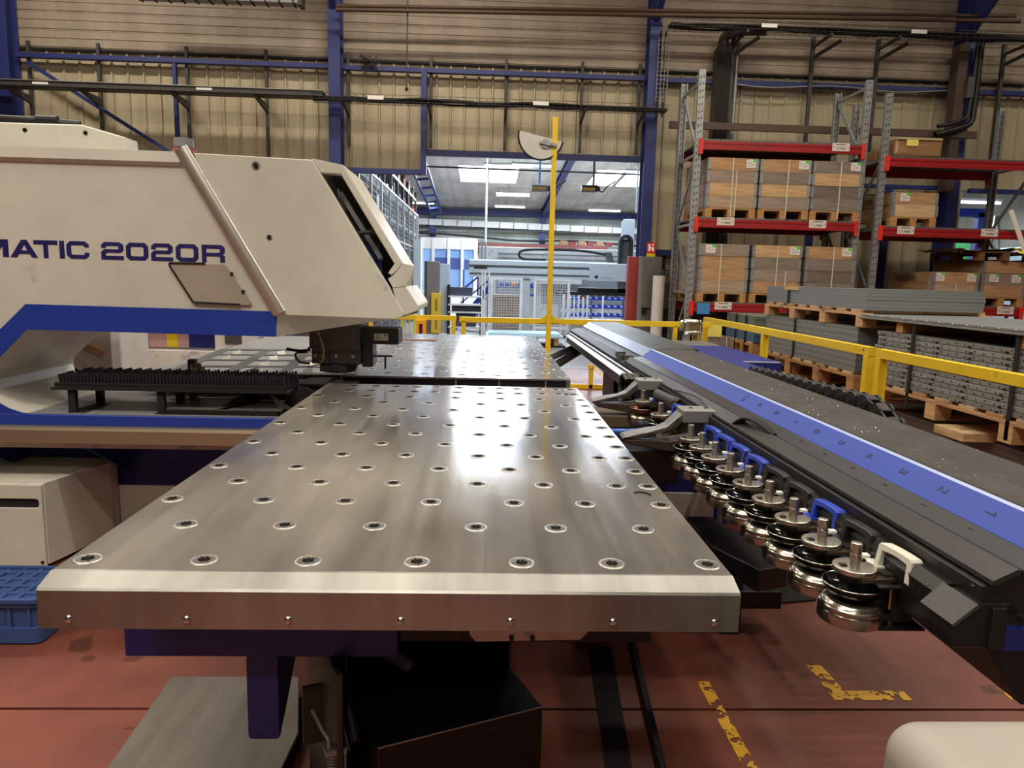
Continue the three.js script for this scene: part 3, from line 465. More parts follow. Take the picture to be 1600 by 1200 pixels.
{ // low cabinet in front of the machine base
  const t = thing('control_cabinet', 'low cream cabinet with a long black grip slot, above the blue crate', 'cabinet', [0, 0, 0]);
  mesh('body', [ext([[-4.2, 0.02], [-4.2, 0.435], [-2.157, 0.437], [-2.157, 0.02]].reverse(), -4.03, -3.515, 0.004), poly([[-2.157, 0.437, -3.52], [-2.157, 0.02, -3.52], [-2.06, 0.02, -3.95], [-2.06, 0.43, -3.95], [-2.3, 0.437, -4.02], [-2.06, 0.02, -4.03], [-2.06, 0.43, -4.03]], [[0, 1, 2, 3], [3, 2, 5, 6], [0, 3, 6, 4]])], M.cream, t);
  const d = mesh('door', ext((() => { const s = rshape(-3.4, -2.163, 0.004, 0.432, 0.006); s.holes.push(rshape(-2.56, -2.178, 0.315, 0.362, 0.022)); return s; })(), -3.515, -3.5, 0.002, 5), M.cream, t);
  mesh('slot_recess', bx(-2.58, -2.17, 0.305, 0.372, -3.53, -3.51), M.blackMatt, d); mesh('screw', cy(0.008, 0.004, 0, 0, 0, 12).rotateX(Math.PI / 2).translate(-2.18, 0.035, -3.5), M.darkMetal, d);
  mesh('foot', bx(-4.1, -2.2, 0, 0.03, -4.0, -3.56), M.black, t);
}
{ // bristle rest standing in the throat
  const t = thing('bristle_rest', 'long black bench with a comb of spikes, standing in the machine throat', 'bench', [0, 0, 0]);
  mesh('beam', [bx(-2.16, -0.98, 0.888, 0.9, -3.9, -3.63), bx(-2.14, -1.0, 0.9, 0.918, -3.9, -3.63), bx(-2.14, -1.0, 0.91, 0.925, -3.645, -3.63)], M.blackMatt, t);
  const g = []; for (let k = 0; k < 4; k++) for (let i = 0; i < 84; i++) if (i < 66) g.push(bx(-0.0035, 0.0035, -0.02, 0.028 + 0.004 * ((i * 7 + k) % 3), -0.01, 0.01).rotateZ(0.12).translate(-2.12 + i * 0.0171 + (k % 2) * 0.004, 0.938, -3.65 - k * 0.075));
  mesh('spikes', g, M.blackMatt, t, { kind: 'stuff' });
  for (const [x, z] of [[-2.07, -3.66], [-2.04, -3.86], [-1.63, -3.66], [-1.62, -3.86]]) mesh('leg', rb(x - 0.018, x + 0.018, 0.772, 0.89, z - 0.015, z + 0.015, 0.002, 1), M.blackMatt, t);
  each('foot_plate', [bx(-2.09, -2.0, 0.768, 0.773, -3.9, -3.63), bx(-1.66, -1.58, 0.768, 0.773, -3.9, -3.63)], M.blackMatt, t);
}
{ // chute trays between rest and table
  const t = thing('chute_tray', 'folded grey sheet metal chute on the throat floor under the bristle bench', 'tray', [0, 0.775, 0]);
  mesh('pan', [bx(-1.6, -1.03, 0.02, 0.026, -3.92, -3.64), poly([[-1.36, 0.026, -3.64], [-1.34, 0.026, -3.64], [-1.25, 0.085, -3.92], [-1.27, 0.085, -3.92], [-1.3, 0.026, -3.64], [-1.21, 0.026, -3.92]], [[0, 1, 2, 3], [1, 4, 5, 2], [0, 3, 2, 1], [1, 2, 5, 4]])], M.sheetDark, t);
  mesh('frame', [bx(-1.6, -1.03, 0, 0.02, -3.66, -3.63), bx(-1.25, -1.03, 0.03, 0.08, -3.95, -3.92), bx(-1.62, -1.6, 0, 0.02, -3.95, -3.63), bx(-1.04, -1.02, 0, 0.02, -3.95, -3.63)], M.black, t);
  const u = thing('guide_bracket', 'black bent guide brackets beside the far left corner of the near table', 'bracket', [0, 0, 0]);
  mesh('side_plate', [ext([[-1.03, 0.78], [-0.84, 0.78], [-0.84, 0.875], [-0.93, 0.905], [-1.03, 0.87]].reverse(), -3.75, -3.735), ext([[-1.1, 0.86], [-1.06, 0.9], [-0.98, 0.905], [-0.98, 0.892], [-1.05, 0.885], [-1.08, 0.855]].reverse(), -3.85, -3.75), bx(-0.98, -0.85, 0.9, 0.912, -4.08, -3.83)], M.black, u);
  mesh('fin', poly([[-1.1, 0.88, -3.7], [-0.98, 0.8, -3.7], [-1.05, 0.8, -3.7], [-1.1, 0.88, -3.69], [-0.98, 0.8, -3.69], [-1.05, 0.8, -3.69]], [[0, 2, 1], [3, 4, 5], [0, 1, 4, 3]]), M.sheetDark, u);
  mesh('wedge', poly([[-0.98, 0.912, -3.80], [-0.835, 0.912, -4.08], [-0.835, 0.80, -3.72], [-0.98, 0.80, -3.72], [-0.835, 0.8, -4.08], [-0.98, 0.8, -4.08]], [[0, 3, 2, 1], [1, 2, 4], [0, 5, 3], [0, 1, 4, 5]]), M.blackMatt, u);
}
{ // punched skeleton sheet on its table behind the throat
  const t = thing('skeleton_sheet', 'grey punched sheet with rows of rectangular cut-outs, lying behind the throat', 'sheet', [-1.42, 0.90, -4.95], 0.12);
  const s = rshape(-0.52, 0.5, -0.75, 0.7, 0.004); for (let i = 0; i < 3; i++) for (let j = 0; j < 4; j++) s.holes.push(rshape(-0.44 + i * 0.31, -0.44 + i * 0.31 + 0.24, -0.66 + j * 0.335, -0.66 + j * 0.335 + 0.26, 0.004));
  mesh('sheet', ext(s, 0, 0.004).rotateX(-Math.PI / 2), M.sheet, t);
  const g = []; for (let i = 0; i < 3; i++) for (let j = 0; j < 4; j++) g.push(bar([-0.36 + i * 0.31, 0.006, 0.64 - j * 0.335], [-0.31 + i * 0.31, 0.014, 0.61 - j * 0.335], 0.03, 0.002)); g.forEach(q => mesh('bent_tab', q, M.alum, t));
  const u = thing('side_table', 'plain grey steel table carrying the punched sheet behind the throat', 'machine table', [-1.42, 0, -5.0]);
  mesh('tabletop', rb(-0.58, 0.57, 0.86, 0.9, -1.9, 0.72, 0.003, 1), M.greyPaint, u); mesh('frame', bx(-0.5, 0.5, 0.3, 0.86, -1.8, 0.6), M.blue, u); for (const [x, z] of [[-0.45, -1.7], [0.45, -1.7], [-0.45, 0.5], [0.45, 0.5]]) mesh('leg', bx(x - 0.04, x + 0.04, 0, 0.3, z - 0.04, z + 0.04), M.blue, u);
}
{ // second machine seen through the throat
  const t = thing('press_unit', 'old white machine unit with coloured panels and a round hole, seen through the throat', 'machine', [0, 0, 0]);
  mesh('lower_body', ext((() => { const s = rshape(-4.3, -2.75, 0.0, 0.615, 0.01); for (const [x, y, r] of [[-3.83, 0.545, 0.02], [-3.42, 0.555, 0.022], [-3.12, 0.515, 0.055]]) { const h = new THREE.Path(); h.absarc(x, y, r, 0, 6.283, true); s.holes.push(h); } return s; })(), -8.3, -8.0, 0.004, 8), M.white, t);
  mesh('hole_back', bx(-4.2, -2.8, 0.4, 0.6, -8.29, -8.28), M.blackMatt, t);
  mesh('upper_body', [rb(-2.98, -2.35, 0.615, 1.5, -8.4, -8.05, 0.01, 1), rb(-4.3, -3.3, 0.8, 1.5, -8.6, -8.3, 0.01, 1)], M.white, t);
  mesh('colour_panel', bx(-3.98, -3.76, 0.63, 0.86, -8.28, -8.2), M.greyDark, t); mesh('colour_panel', bx(-3.76, -3.56, 0.63, 0.86, -8.28, -8.2), std(0xc49a98, 0.6), t); mesh('colour_panel', bx(-3.56, -3.44, 0.63, 0.8, -8.27, -8.19), M.yellow, t); mesh('colour_panel', bx(-3.44, -3.32, 0.63, 0.86, -8.28, -8.2), std(0xc49a98, 0.6), t); mesh('colour_panel', bx(-3.32, -2.98, 0.63, 0.86, -8.28, -8.2), M.blue, t);
  mesh('window', bx(-2.86, -2.68, 0.7, 1.1, -8.05, -8.03), M.greyDark, t); mesh('dark_bar', [bx(-3.9, -3.0, 0.85, 0.9, -8.1, -8.0), bx(-3.3, -3.02, 0.8, 0.95, -8.1, -8.0)], M.black, t);
  const u = thing('cabinet_pillar', 'tall pale pillar with a slanted brown plate, seen through the throat', 'pillar', [0, 0, 0]);
  mesh('body', rb(-3.5, -2.98, 0, 1.5, -6.5, -6.0, 0.015, 1), M.white, u); mesh('front_face', bx(-3.36, -3.06, 0.02, 1.48, -5.998, -5.985), M.creamIn, u); mesh('slanted_plate', bar([-3.27, 0.86, -5.98], [-3.12, 0.8, -5.98], 0.06, 0.01), M.brownWood, u);
  const v = thing('white_machine_post', 'narrow white post with a blue side beside the second machine', 'post', [0, 0, 0]);
  mesh('body', rb(-2.3, -2.18, 0, 1.5, -7.2, -7.0, 0.01, 1), M.white, v); mesh('blue_side', rb(-1.98, -1.88, 0, 1.5, -7.2, -7.0, 0.01, 1), M.blue, v); mesh('cross_piece', [bx(-2.2, -1.9, 0.78, 0.82, -7.15, -7.1), bx(-2.2, -1.9, 0.9, 0.94, -7.15, -7.1)], M.white, v);
  const w = thing('wrapped_stub', 'brown upright stub wrapped in clear plastic behind the bristle bench', 'post', [-1.585, 0.768, -3.95]);
  mesh('stub', rb(-0.02, 0.02, 0, 0.25, -0.02, 0.02, 0.004, 1), M.brownWood, w); mesh('foil', (() => { const r = rng(3), g = new THREE.CylinderGeometry(0.032, 0.036, 0.12, 9, 5); const p = g.attributes.position; for (let i = 0; i < p.count; i++) { const k = 0.8 + 0.5 * r(); p.setXYZ(i, p.getX(i) * k, p.getY(i), p.getZ(i) * k); } g.computeVertexNormals(); return g.translate(0.015, 0.17, 0); })(), std(0xcaa890, 0.25, 0.1), w);
}
// ================================================================ COORDINATE BEAM, TOOLS AND CLAMPS
{
  const t = thing('guide_beam', 'long black machine beam with a sloping blue strip and a ribbed rubber top', 'machine beam', [0, 0, 0]);
  const Z0 = -1.09, Z1 = -6.95, ZM = -4.28;
  mesh('body', ext([[0.835, 0.93], [0.835, 1.012], [0.85, 1.014], [0.89, 1.034], [0.95, 1.036], [1.01, 1.078], [1.262, 1.08], [1.262, 0.80], [0.93, 0.80]], Z1, Z0 - 0.01), M.black, t);
  mesh('lower_rail', ext([[0.806, 0.895], [0.803, 0.97], [0.815, 0.99], [0.835, 0.99], [0.9, 0.93], [0.9, 0.88]], Z1, Z0 - 0.07), M.darkMetal, t);
  mesh('grey_rail_face', ext([[0.8025, 0.9705], [0.8145, 0.9905], [0.817, 0.99], [0.806, 0.97]], -1.36, Z0 - 0.07), M.greyDark, t);
  mesh('front_cover', [ext([[0.845, 1.018], [0.846, 1.026], [0.885, 1.046], [0.893, 1.045], [0.89, 1.038], [0.852, 1.018]], ZM, Z0)], M.darkPlate = std(0x343331, 0.42, 0.4), t);
  mesh('scale_strip', ext([[0.900, 1.037], [0.900, 1.0425], [0.957, 1.05], [0.957, 1.04]], ZM, Z0), M.darkPlate, t);
  mesh('blue_strip', ext([[0.959, 1.04], [0.959, 1.05], [1.010, 1.0925], [1.017, 1.0955], [1.02, 1.093], [1.02, 1.06]], ZM, Z0), M.blueStrip = std(0x1d41ac, 0.55, 0, { map: M.blue.map }), t);
  mesh('strip_highlight', ext([[1.011, 1.0932], [1.0175, 1.0962], [1.021, 1.0962], [1.021, 1.093]], ZM, Z0), std(0xaab8e0, 0.35), t);  // pale line, a highlight put into colour along the top of the blue strip
  mesh('rubber_top', ext([[1.024, 1.07], [1.024, 1.093], [1.029, 1.097], [1.262, 1.097], [1.267, 1.092], [1.267, 1.07]], ZM + 0.005, Z0), M.rubber, t);
  mesh('rubber_side', ext([[1.263, 0.86], [1.263, 1.07], [1.269, 1.07], [1.269, 0.86]], ZM, Z0), M.black, t);
  // far end cover
  const fs = std(0x5b6461, 0.5, 0.5, { map: M.sheet.map }), lil = std(0x5d6682, 0.4, 0.45);
  mesh('far_cover', [ext([[1.018, 1.07], [1.018, 1.094], [1.023, 1.098], [1.3, 1.1], [1.3, 1.07]], Z1, ZM)], fs, t);
  mesh('far_slope', ext([[0.959, 1.04], [0.959, 1.052], [1.016, 1.096], [1.018, 1.08]], Z1, ZM), lil, t);
  mesh('far_panel', ext([[0.838, 1.0], [0.835, 1.006], [0.90, 1.036], [0.905, 1.03]], Z1 + 0.05, ZM), lil, t);
  mesh('far_lip', ext([[0.79, 0.955], [0.785, 0.962], [0.828, 0.995], [0.835, 0.99]], Z1 + 0.1, ZM + 0.6), M.alum, t);
  mesh('yellow_cap', bx(0.985, 1.0, 1.075, 1.09, Z1 - 0.008, Z1), M.yellow, t);
  mesh('cable_box', [bx(0.845, 0.91, 1.02, 1.05, -4.55, -4.54), bx(0.845, 0.91, 1.02, 1.05, -4.32, -4.31), bx(0.845, 0.848, 1.02, 1.05, -4.55, -4.31)], M.greyDark, t);
  for (let i = 0; i < 4; i++) mesh('loop_cable', tube([[0.852 + i * 0.006, 1.03, -2.36], [0.862 + i * 0.007, 1.06, -2.3], [0.874 + i * 0.008, 1.062, -2.2], [0.89 + i * 0.003, 1.044, -2.12]], 0.005, 20, 6), M.blackMatt, t);
  mesh('thin_cable', tube([[0.846, 1.03, -3.1], [0.85, 1.045, -2.9], [0.852, 1.05, -2.75], [0.848, 1.03, -2.6]], 0.004, 20, 6), M.greyDark, t);
  // near end block
  mesh('end_block', [ext([[0.79, 0.925], [0.79, 0.953], [0.826, 0.985], [0.885, 0.985], [0.885, 0.905], [0.795, 0.905]].reverse(), Z0 - 0.075, Z0 - 0.004, 0.003)], M.black, t);
  mesh('end_wedge', poly([[0.786, 0.949, Z0 - 0.001], [0.826, 0.9845, Z0 - 0.001], [0.814, 0.991, Z0 - 0.075], [0.776, 0.955, Z0 - 0.075], [0.79, 0.945, Z0 - 0.001], [0.83, 0.98, Z0 - 0.001], [0.78, 0.95, Z0 - 0.075]], [[0, 1, 2, 3], [0, 4, 5, 1], [0, 3, 6, 4]]), M.greyDark, t);
  mesh('end_post', [rb(0.85, 0.875, 0.905, 0.98, Z0 - 0.02, Z0 + 0.004, 0.003, 1), cy(0.006, 0.03, 0, 0, 0, 10).rotateZ(0.9).translate(0.86, 0.99, Z0 - 0.03), cy(0.007, 0.012, 0, 0, 0, 8).rotateX(1.57).translate(0.9, 0.965, Z0)], M.black, t);
  mesh('end_arm', rb(0.872, 1.3, 0.895, 0.945, Z0 - 0.12, Z0 - 0.006, 0.008, 2), M.blue, t);
  mesh('rail_wheel', [lathe([[0.001, -0.008], [0.034, -0.008], [0.036, -0.005], [0.036, 0.005], [0.034, 0.008], [0.001, 0.008]], 28).rotateZ(Math.PI / 2).translate(0.815, 0.94, -1.18)], M.black, t);
  mesh('wheel_band', new THREE.TorusGeometry(0.0355, 0.005, 4, 24, 1.3).rotateY(Math.PI / 2).translate(0.808, 0.94, -1.18), M.chrome, t);
  // carriers under the beam
  mesh('support', [rb(1.0, 1.24, 0, 0.8, -5.9, -5.4, 0.01, 1)], M.black, t);
  // swarf lying on the rubber
  const r = rng(77), g = []; for (let i = 0; i < 900; i++) { const z = -1.1 - Math.pow(r(), 1.4) * 2.6, x = 1.035 + r() * 0.22, s = 0.0006 + 0.0012 * r() * r(); g.push(new THREE.TetrahedronGeometry(s, 0).rotateX(r() * 3).rotateY(r() * 3).translate(x, 1.0975 + s * 0.3, z)); }
  mesh('swarf', g, M.chrome, t, { kind: 'stuff' });
}
{ // station numbers: handwritten on blue (read from the other side), painted on the dark strip
  const font = await new (await import('three/addons/loaders/FontLoader.js')).FontLoader().loadAsync('fonts/droid/droid_sans_regular.typeface.json');
  const beam = scene.getObjectByName('guide_beam');
  const ink = std(0x11183a, 0.6), pale = std(0x0d0d0d, 0.7);
  const num = (s, h) => { const g = new THREE.ExtrudeGeometry(font.generateShapes(s, h), { depth: 0.0006, bevelEnabled: false, curveSegments: 3 }); g.computeBoundingBox(); const b = g.boundingBox; g.translate(-(b.min.x + b.max.x) / 2, -(b.min.y + b.max.y) / 2, 0); return g; };
  const slope = Math.atan2(0.0425, 0.051);
  for (let i = 0; i < 10; i++) {
    const z = -1.30 - i * 0.148, s = String(i + 1);
    const a = num(s, 0.026).rotateX(-Math.PI / 2).rotateY(Math.PI).rotateY(-Math.PI / 2 + Math.PI / 2).rotateZ(slope);
    mesh('handwritten_number', a.translate(0.988, 1.0745, z), ink, beam);
    mesh('strip_number', num(s, 0.014).rotateX(-Math.PI / 2).rotateZ(0.13).translate(0.935, 1.0475, z + 0.02), pale, beam);
  }
}
// tool cassettes along the beam
const H_BLUE = std(0x2b46b4, 0.35), H_BLACK = std(0x232325, 0.4), H_WHITE = std(0xd9d6c8, 0.45), GLOSS = std(0x0c0c0c, 0.12, 0.3), RING = std(0xa69f92, 0.24, 0.95), DISC = std(0xc9c4b8, 0.27, 0.95);
function cassette(kind) {
  const t = new THREE.Group();
  mesh('grey_sleeve', rod([0.088, 0.955, -0.01], [0.088, 0.955, 0.06], 0.013, 14), M.greyDark, t);
  const hm = kind === 'white' ? H_WHITE : kind === 'black' ? H_BLACK : H_BLUE;
  mesh('punch_stud', lathe([[0.0001, 0.047], [0.0095, 0.047], [0.0108, 0.0455], [0.0108, 0.026], [0.0088, 0.025], [0.0088, 0.0235], [0.0112, 0.0225], [0.0108, 0.0]], 24).translate(0, 0.955, 0), DISC, t);
  mesh('punch_disc', [lathe([[0.0001, 0.955], [0.0395, 0.955], [0.0415, 0.953], [0.0415, 0.945], [0.036, 0.941], [0.034, 0.928], [0.0001, 0.927]], 36)], DISC, t);
  mesh('disc_key', [bx(-0.03, -0.018, 0.9545, 0.9575, -0.006, 0.006), bx(0.02, 0.034, 0.9545, 0.9585, -0.028, -0.02)], M.darkMetal, t);
  mesh('carrier_plate', extY([[-0.006, 0.045], [0.055, 0.04], [0.078, 0.03], [0.078, -0.04], [0.05, -0.046], [0.02, -0.04], [0.0, -0.03]], 0.936, 0.943), std(0x6b5a4c, 0.35, 0.7), t);
  mesh('tongue', extY([[0.028, -0.04], [0.07, -0.05], [0.075, 0.03], [0.045, 0.03]], 0.9435, 0.9485), std(0x3c3836, 0.4, 0.4), t);
  mesh('slide_block', [rb(0.056, 0.1, 0.855, 0.93, -0.042, 0.045, 0.004, 1), rb(0.02, 0.1, 0.93, 0.936, -0.05, 0.06, 0.002, 1)], M.black, t);
  mesh('holder_body', [rb(0.0, 0.058, 0.868, 0.936, -0.03, 0.03, 0.005, 1), rb(-0.02, 0.02, 0.9, 0.93, -0.02, 0.02, 0.004, 1)], M.black, t);
  mesh('stripper_dish', lathe([[0.0001, 0.898], [0.03, 0.899], [0.046, 0.906], [0.055, 0.9175], [0.0565, 0.9195], [0.0575, 0.9185], [0.0555, 0.914], [0.047, 0.9], [0.036, 0.893], [0.0001, 0.892]], 40), kind === 'bronze' ? M.bronze : GLOSS, t);
  mesh('dish_rim', new THREE.TorusGeometry(0.0568, 0.0014, 6, 40).rotateX(Math.PI / 2).translate(0, 0.9193, 0), M.chrome, t);
  mesh('die_ring', lathe([[0.034, 0.889], [0.046, 0.8895], [0.053, 0.886], [0.0565, 0.880], [0.0585, 0.8775], [0.0605, 0.877], [0.0605, 0.870], [0.0585, 0.869], [0.0585, 0.867], [0.0615, 0.866], [0.0615, 0.846], [0.058, 0.843], [0.034, 0.843]], 44), RING, t);
  mesh('die', lathe([[0.0001, 0.884], [0.012, 0.885], [0.034, 0.887], [0.035, 0.86], [0.0001, 0.858]], 30), GLOSS, t);
  mesh('clip', [rb(-0.066, -0.058, 0.854, 0.884, -0.006, 0.006, 0.002, 1), rb(0.035, 0.058, 0.862, 0.874, 0.03, 0.05, 0.002, 1)], M.darkMetal, t);
  mesh('base_plate', extY([[0.02, 0.055], [0.12, 0.055], [0.12, -0.045], [0.02, -0.05]], 0.845, 0.85), M.darkMetal, t);
  mesh('spring_post', [cy(0.006, 0.02, 0.06, 0.85, 0.036, 12), cy(0.0042, 0.03, 0.06, 0.878, 0.036, 10), cy(0.003, 0.05, 0.052, 0.885, 0.044, 8)], M.brass, t);
  mesh('latch', [rb(0.05, 0.085, 0.93, 0.936, -0.03, 0.05, 0.002, 1), extY([[0.075, 0.07], [0.1, 0.05], [0.1, 0.105], [0.085, 0.1]], 0.944, 0.9465), rb(0.045, 0.06, 0.946, 0.956, -0.066, -0.05, 0.001, 1), bx(0.08, 0.11, 0.941, 0.944, -0.06, 0.02)], M.paperMetal || (M.paperMetal = std(0xf2f0e8, 0.5, 0)), t);
  mesh('bow', new THREE.TorusGeometry(0.018, 0.003, 6, 18, 2.4).rotateY(1.2).translate(0.068, 0.944, 0.0), DISC, t);
  // grip: arch running along the beam
  const arch = new THREE.Shape(); arch.moveTo(-0.05, 0); arch.lineTo(-0.047, 0.044); arch.lineTo(-0.042, 0.049); arch.quadraticCurveTo(0, 0.052, 0.042, 0.049); arch.lineTo(0.047, 0.044); arch.lineTo(0.05, 0); arch.lineTo(0.038, 0); arch.lineTo(0.035, 0.034); arch.quadraticCurveTo(0, 0.041, -0.035, 0.034); arch.lineTo(-0.038, 0); arch.closePath();
  mesh('grip', ext(arch, -0.013, 0.013, 0.0015, 8).rotateY(Math.PI / 2 + 0.12).rotateZ(-0.12).translate(0.066, 0.948, 0.03), hm, t);
  if (kind !== 'bronze') mesh('grip_foot', extY([[0.03, -0.045], [0.062, -0.045], [0.062, 0.0], [0.046, 0.0]], 0.9485, 0.9515), hm, t);
  return t;
}
const CAS = [['white', 'tool cassette with the only white grip, closest to the beam end'], ['black', 'tool cassette with a bent black grip, right behind the white-gripped one'], ['blue', 'tool cassette with a blue grip standing alone between black grips'], ['black', 'tool cassette with a black grip, just behind the lone blue grip'], ['black', 'tool cassette with a black grip, in front of the run of four blue grips'], ['blue', 'blue-gripped tool cassette, first of the run of four, next to a black grip'], ['blue', 'blue-gripped tool cassette, second of the run of four'], ['blue', 'blue-gripped tool cassette, third of the run of four'], ['blue', 'blue-gripped tool cassette, last of the run of four, beside the clamp'], ['blue', 'lone blue-gripped tool cassette between the two sheet clamps'], ['bronze', 'tool cassette with a bronze dish under the arm of the far clamp']];
const CZ = [-1.325, -1.466, -1.613, -1.76, -1.907, -2.054, -2.20, -2.338, -2.47, -2.915, -3.25], protoC = {};
CAS.forEach(([k, l], i) => {
  let o; if (protoC[k]) o = protoC[k].clone(); else o = protoC[k] = cassette(k);
  o.name = numbered('tool_cassette'); o.userData = { label: l, category: 'tool', group: 'tool cassettes on the beam' }; o.position.set(0.742, 0, CZ[i]); scene.add(o);
});
function sheetClamp(z, label) {
  const t = thing('sheet_clamp', label, 'clamp', [0, 0, z], 0, 'sheet clamps on the beam'); const c = std(0x76736d, 0.42, 0.7);
  mesh('upper_jaw', ext([[0.522, 0.921], [0.53, 0.929], [0.585, 0.944], [0.66, 0.957], [0.69, 0.972], [0.735, 1.018], [0.77, 1.02], [0.77, 0.99], [0.74, 0.985], [0.70, 0.945], [0.66, 0.93], [0.53, 0.922]].reverse(), -0.04, 0.04, 0.004), c, t);
  mesh('jaw_rib', ext([[0.6, 0.945], [0.68, 0.972], [0.725, 1.01], [0.70, 0.96], [0.66, 0.945]].reverse(), 0.03, 0.05, 0.003), c, t);
  mesh('lower_jaw', ext([[0.526, 0.918], [0.70, 0.915], [0.82, 0.935], [0.82, 0.89], [0.70, 0.875], [0.55, 0.90]].reverse(), -0.045, 0.045, 0.003), std(0x4d4036, 0.5, 0.5), t);
  mesh('pivot', [cy(0.012, 0.1, 0, -0.05, 0, 16).rotateX(Math.PI / 2).translate(0.655, 0.94, 0)], M.alum, t);
  mesh('head_block', [rb(0.74, 0.865, 0.985, 1.034, -0.055, 0.05, 0.006, 2)], M.clampHead || (M.clampHead = std(0x8a8a87, 0.5, 0.4)), t);
  each('block_screw', [cy(0.006, 0.004, 0.78, 1.033, 0, 10), cy(0.006, 0.004, 0.835, 1.033, 0, 10)], M.darkMetal, t);
  mesh('back_plate', bx(0.80, 0.862, 0.9, 0.99, -0.05, 0.045), M.black, t);
}
sheetClamp(-2.62, 'grey sheet clamp gripping the table edge beside the run of blue grips');
sheetClamp(-3.40, 'grey sheet clamp farther along the beam, above the bronze-dished cassette');
{ // actuator cylinders between the clamps and under the beam
  const t = thing('air_cylinder', 'dark cylinder with hoses in the beam between the two clamps', 'cylinder', [0, 0, 0]);
  mesh('barrel', rod([0.80, 0.99, -3.22], [0.84, 0.985, -2.98], 0.022, 16), M.greyDark, t); mesh('end_cap', rod([0.835, 0.985, -3.0], [0.842, 0.985, -2.96], 0.028, 16), M.black, t);
  const u = thing('hose_bundle', 'bundle of short dark hoses hanging below the far end of the beam', 'hose', [0, 0, 0]); for (let i = 0; i < 6; i++) mesh('hose', tube([[0.76 + i * 0.015, 0.98, -3.72], [0.75 + i * 0.015, 1.0, -3.8], [0.75 + i * 0.014, 0.93, -3.86], [0.75 + i * 0.012, 0.86, -3.84]], 0.01, 16, 6), i % 2 ? M.black : M.greyDark, u);
  const v = thing('floor_strut', 'dark double strut reaching from the far table to the beam', 'strut', [0, 0, 0]); each('strut', [bar([0.51, 0.66, -6.3], [1.0, 0.86, -6.9], 0.06, 0.05), bar([0.51, 0.72, -6.6], [1.0, 0.9, -6.95], 0.05, 0.04)], M.black, v);
  const w = thing('machine_arm', 'black beams linking the near table with the tool beam', 'arm', [0, 0, 0]);
  mesh('arm', extY([[0.93, -3.1], [1.05, -3.1], [1.17, -2.55], [1.04, -2.5], [0.93, -2.75]].reverse().reverse(), 0.36, 0.45, 0.004), M.black, w); mesh('cross_arm', rb(0.4, 1.3, 0.12, 0.2, -3.02, -2.86, 0.006, 1), M.black, w); each('arm_leg', [bx(1.05, 1.13, 0, 0.36, -2.95, -2.87), bx(0.45, 0.55, 0, 0.36, -3.0, -2.9)], M.black, w); mesh('bright_plate', bx(0.88, 0.98, 0.2, 0.205, -2.98, -2.94), M.alum, w);
  const x = thing('lower_table', 'dark machined bed with a blue rail below the clamps', 'machine bed', [0, 0, 0]);
  mesh('bed', rb(0.53, 0.83, 0.66, 0.80, -4.0, -2.9, 0.006, 1), M.darkMetal, x); mesh('blue_rail', rod([0.55, 0.83, -3.1], [0.83, 0.83, -3.12], 0.02, 14), std(0x3b64a8, 0.25, 0.6), x); mesh('stained_block', rb(0.56, 0.72, 0.80, 0.86, -3.6, -3.35, 0.008, 1), std(0x5b4b3a, 0.8, 0.1), x);
}
// ================================================================ PALLET RACKS
const holeMat = std(0x17140f, 0.9);
function rackFrame(t, x, zf, zb, hf, hb) {                  // one upright frame: front and rear posts, braces, holes
  for (const [z, h, s] of [[zf, hf, 1], [zb, hb, -1]]) {
    const u = mesh('upright', ext([[-0.05, 0], [0.05, 0], [0.05, -0.07], [0.035, -0.07], [0.035, -0.006], [-0.035, -0.006], [-0.035, -0.07], [-0.05, -0.07]], 0, h).rotateX(-Math.PI / 2).rotateY(s > 0 ? Math.PI : 0).translate(x, 0, z), M.zinc, t);
    const g = []; for (let y = 0.15; y < h - 0.03; y += 0.1) for (const dx of [-0.022, 0.022]) g.push(ext([[-0.008, 0.012], [0.008, 0.012], [0.005, -0.014], [-0.005, -0.014]].reverse(), 0, 0.002).translate(x + dx, y + (dx > 0 ? 0.012 : 0), z + (s > 0 ? 0.001 : 0.071)));
    mesh('perforation', g, holeMat, u, { kind: 'stuff' });
    mesh('foot_plate', bx(x - 0.07, x + 0.07, 0, 0.01, z - 0.08, z + 0.03), M.zinc, t);
  }
  const H = Math.min(hf, hb), ys = []; for (let y = 0.3; y < H; y += 1.05) ys.push(y);
  ys.forEach((y, i) => { mesh('brace', bar([x, y, zf - 0.05], [x, Math.min(y + (i % 2 ? 0.0 : 0.0), H), zb + 0.05], 0.03, 0.04), M.zinc, t); if (i + 1 < ys.length) mesh('brace', bar([x, i % 2 ? y : ys[i + 1], zf - 0.05], [x, i % 2 ? ys[i + 1] : y, zb + 0.05], 0.03, 0.04), M.zinc, t); });
}
function labelMat(txt) { return canvasMat(192, 84, (g, w, h) => { g.fillStyle = '#d9cfc4'; g.fillRect(0, 0, w, h); g.fillStyle = '#5a5048'; g.fillRect(42, 12, 108, 9); g.fillStyle = '#241d19'; g.font = 'bold 34px sans-serif'; g.textAlign = 'center'; g.fillText(txt, 96, 68); g.fillStyle = '#1a1512'; g.beginPath(); g.arc(18, 44, 6, 0, 7); g.arc(174, 44, 6, 0, 7); g.fill(); }); }
const LM = {};
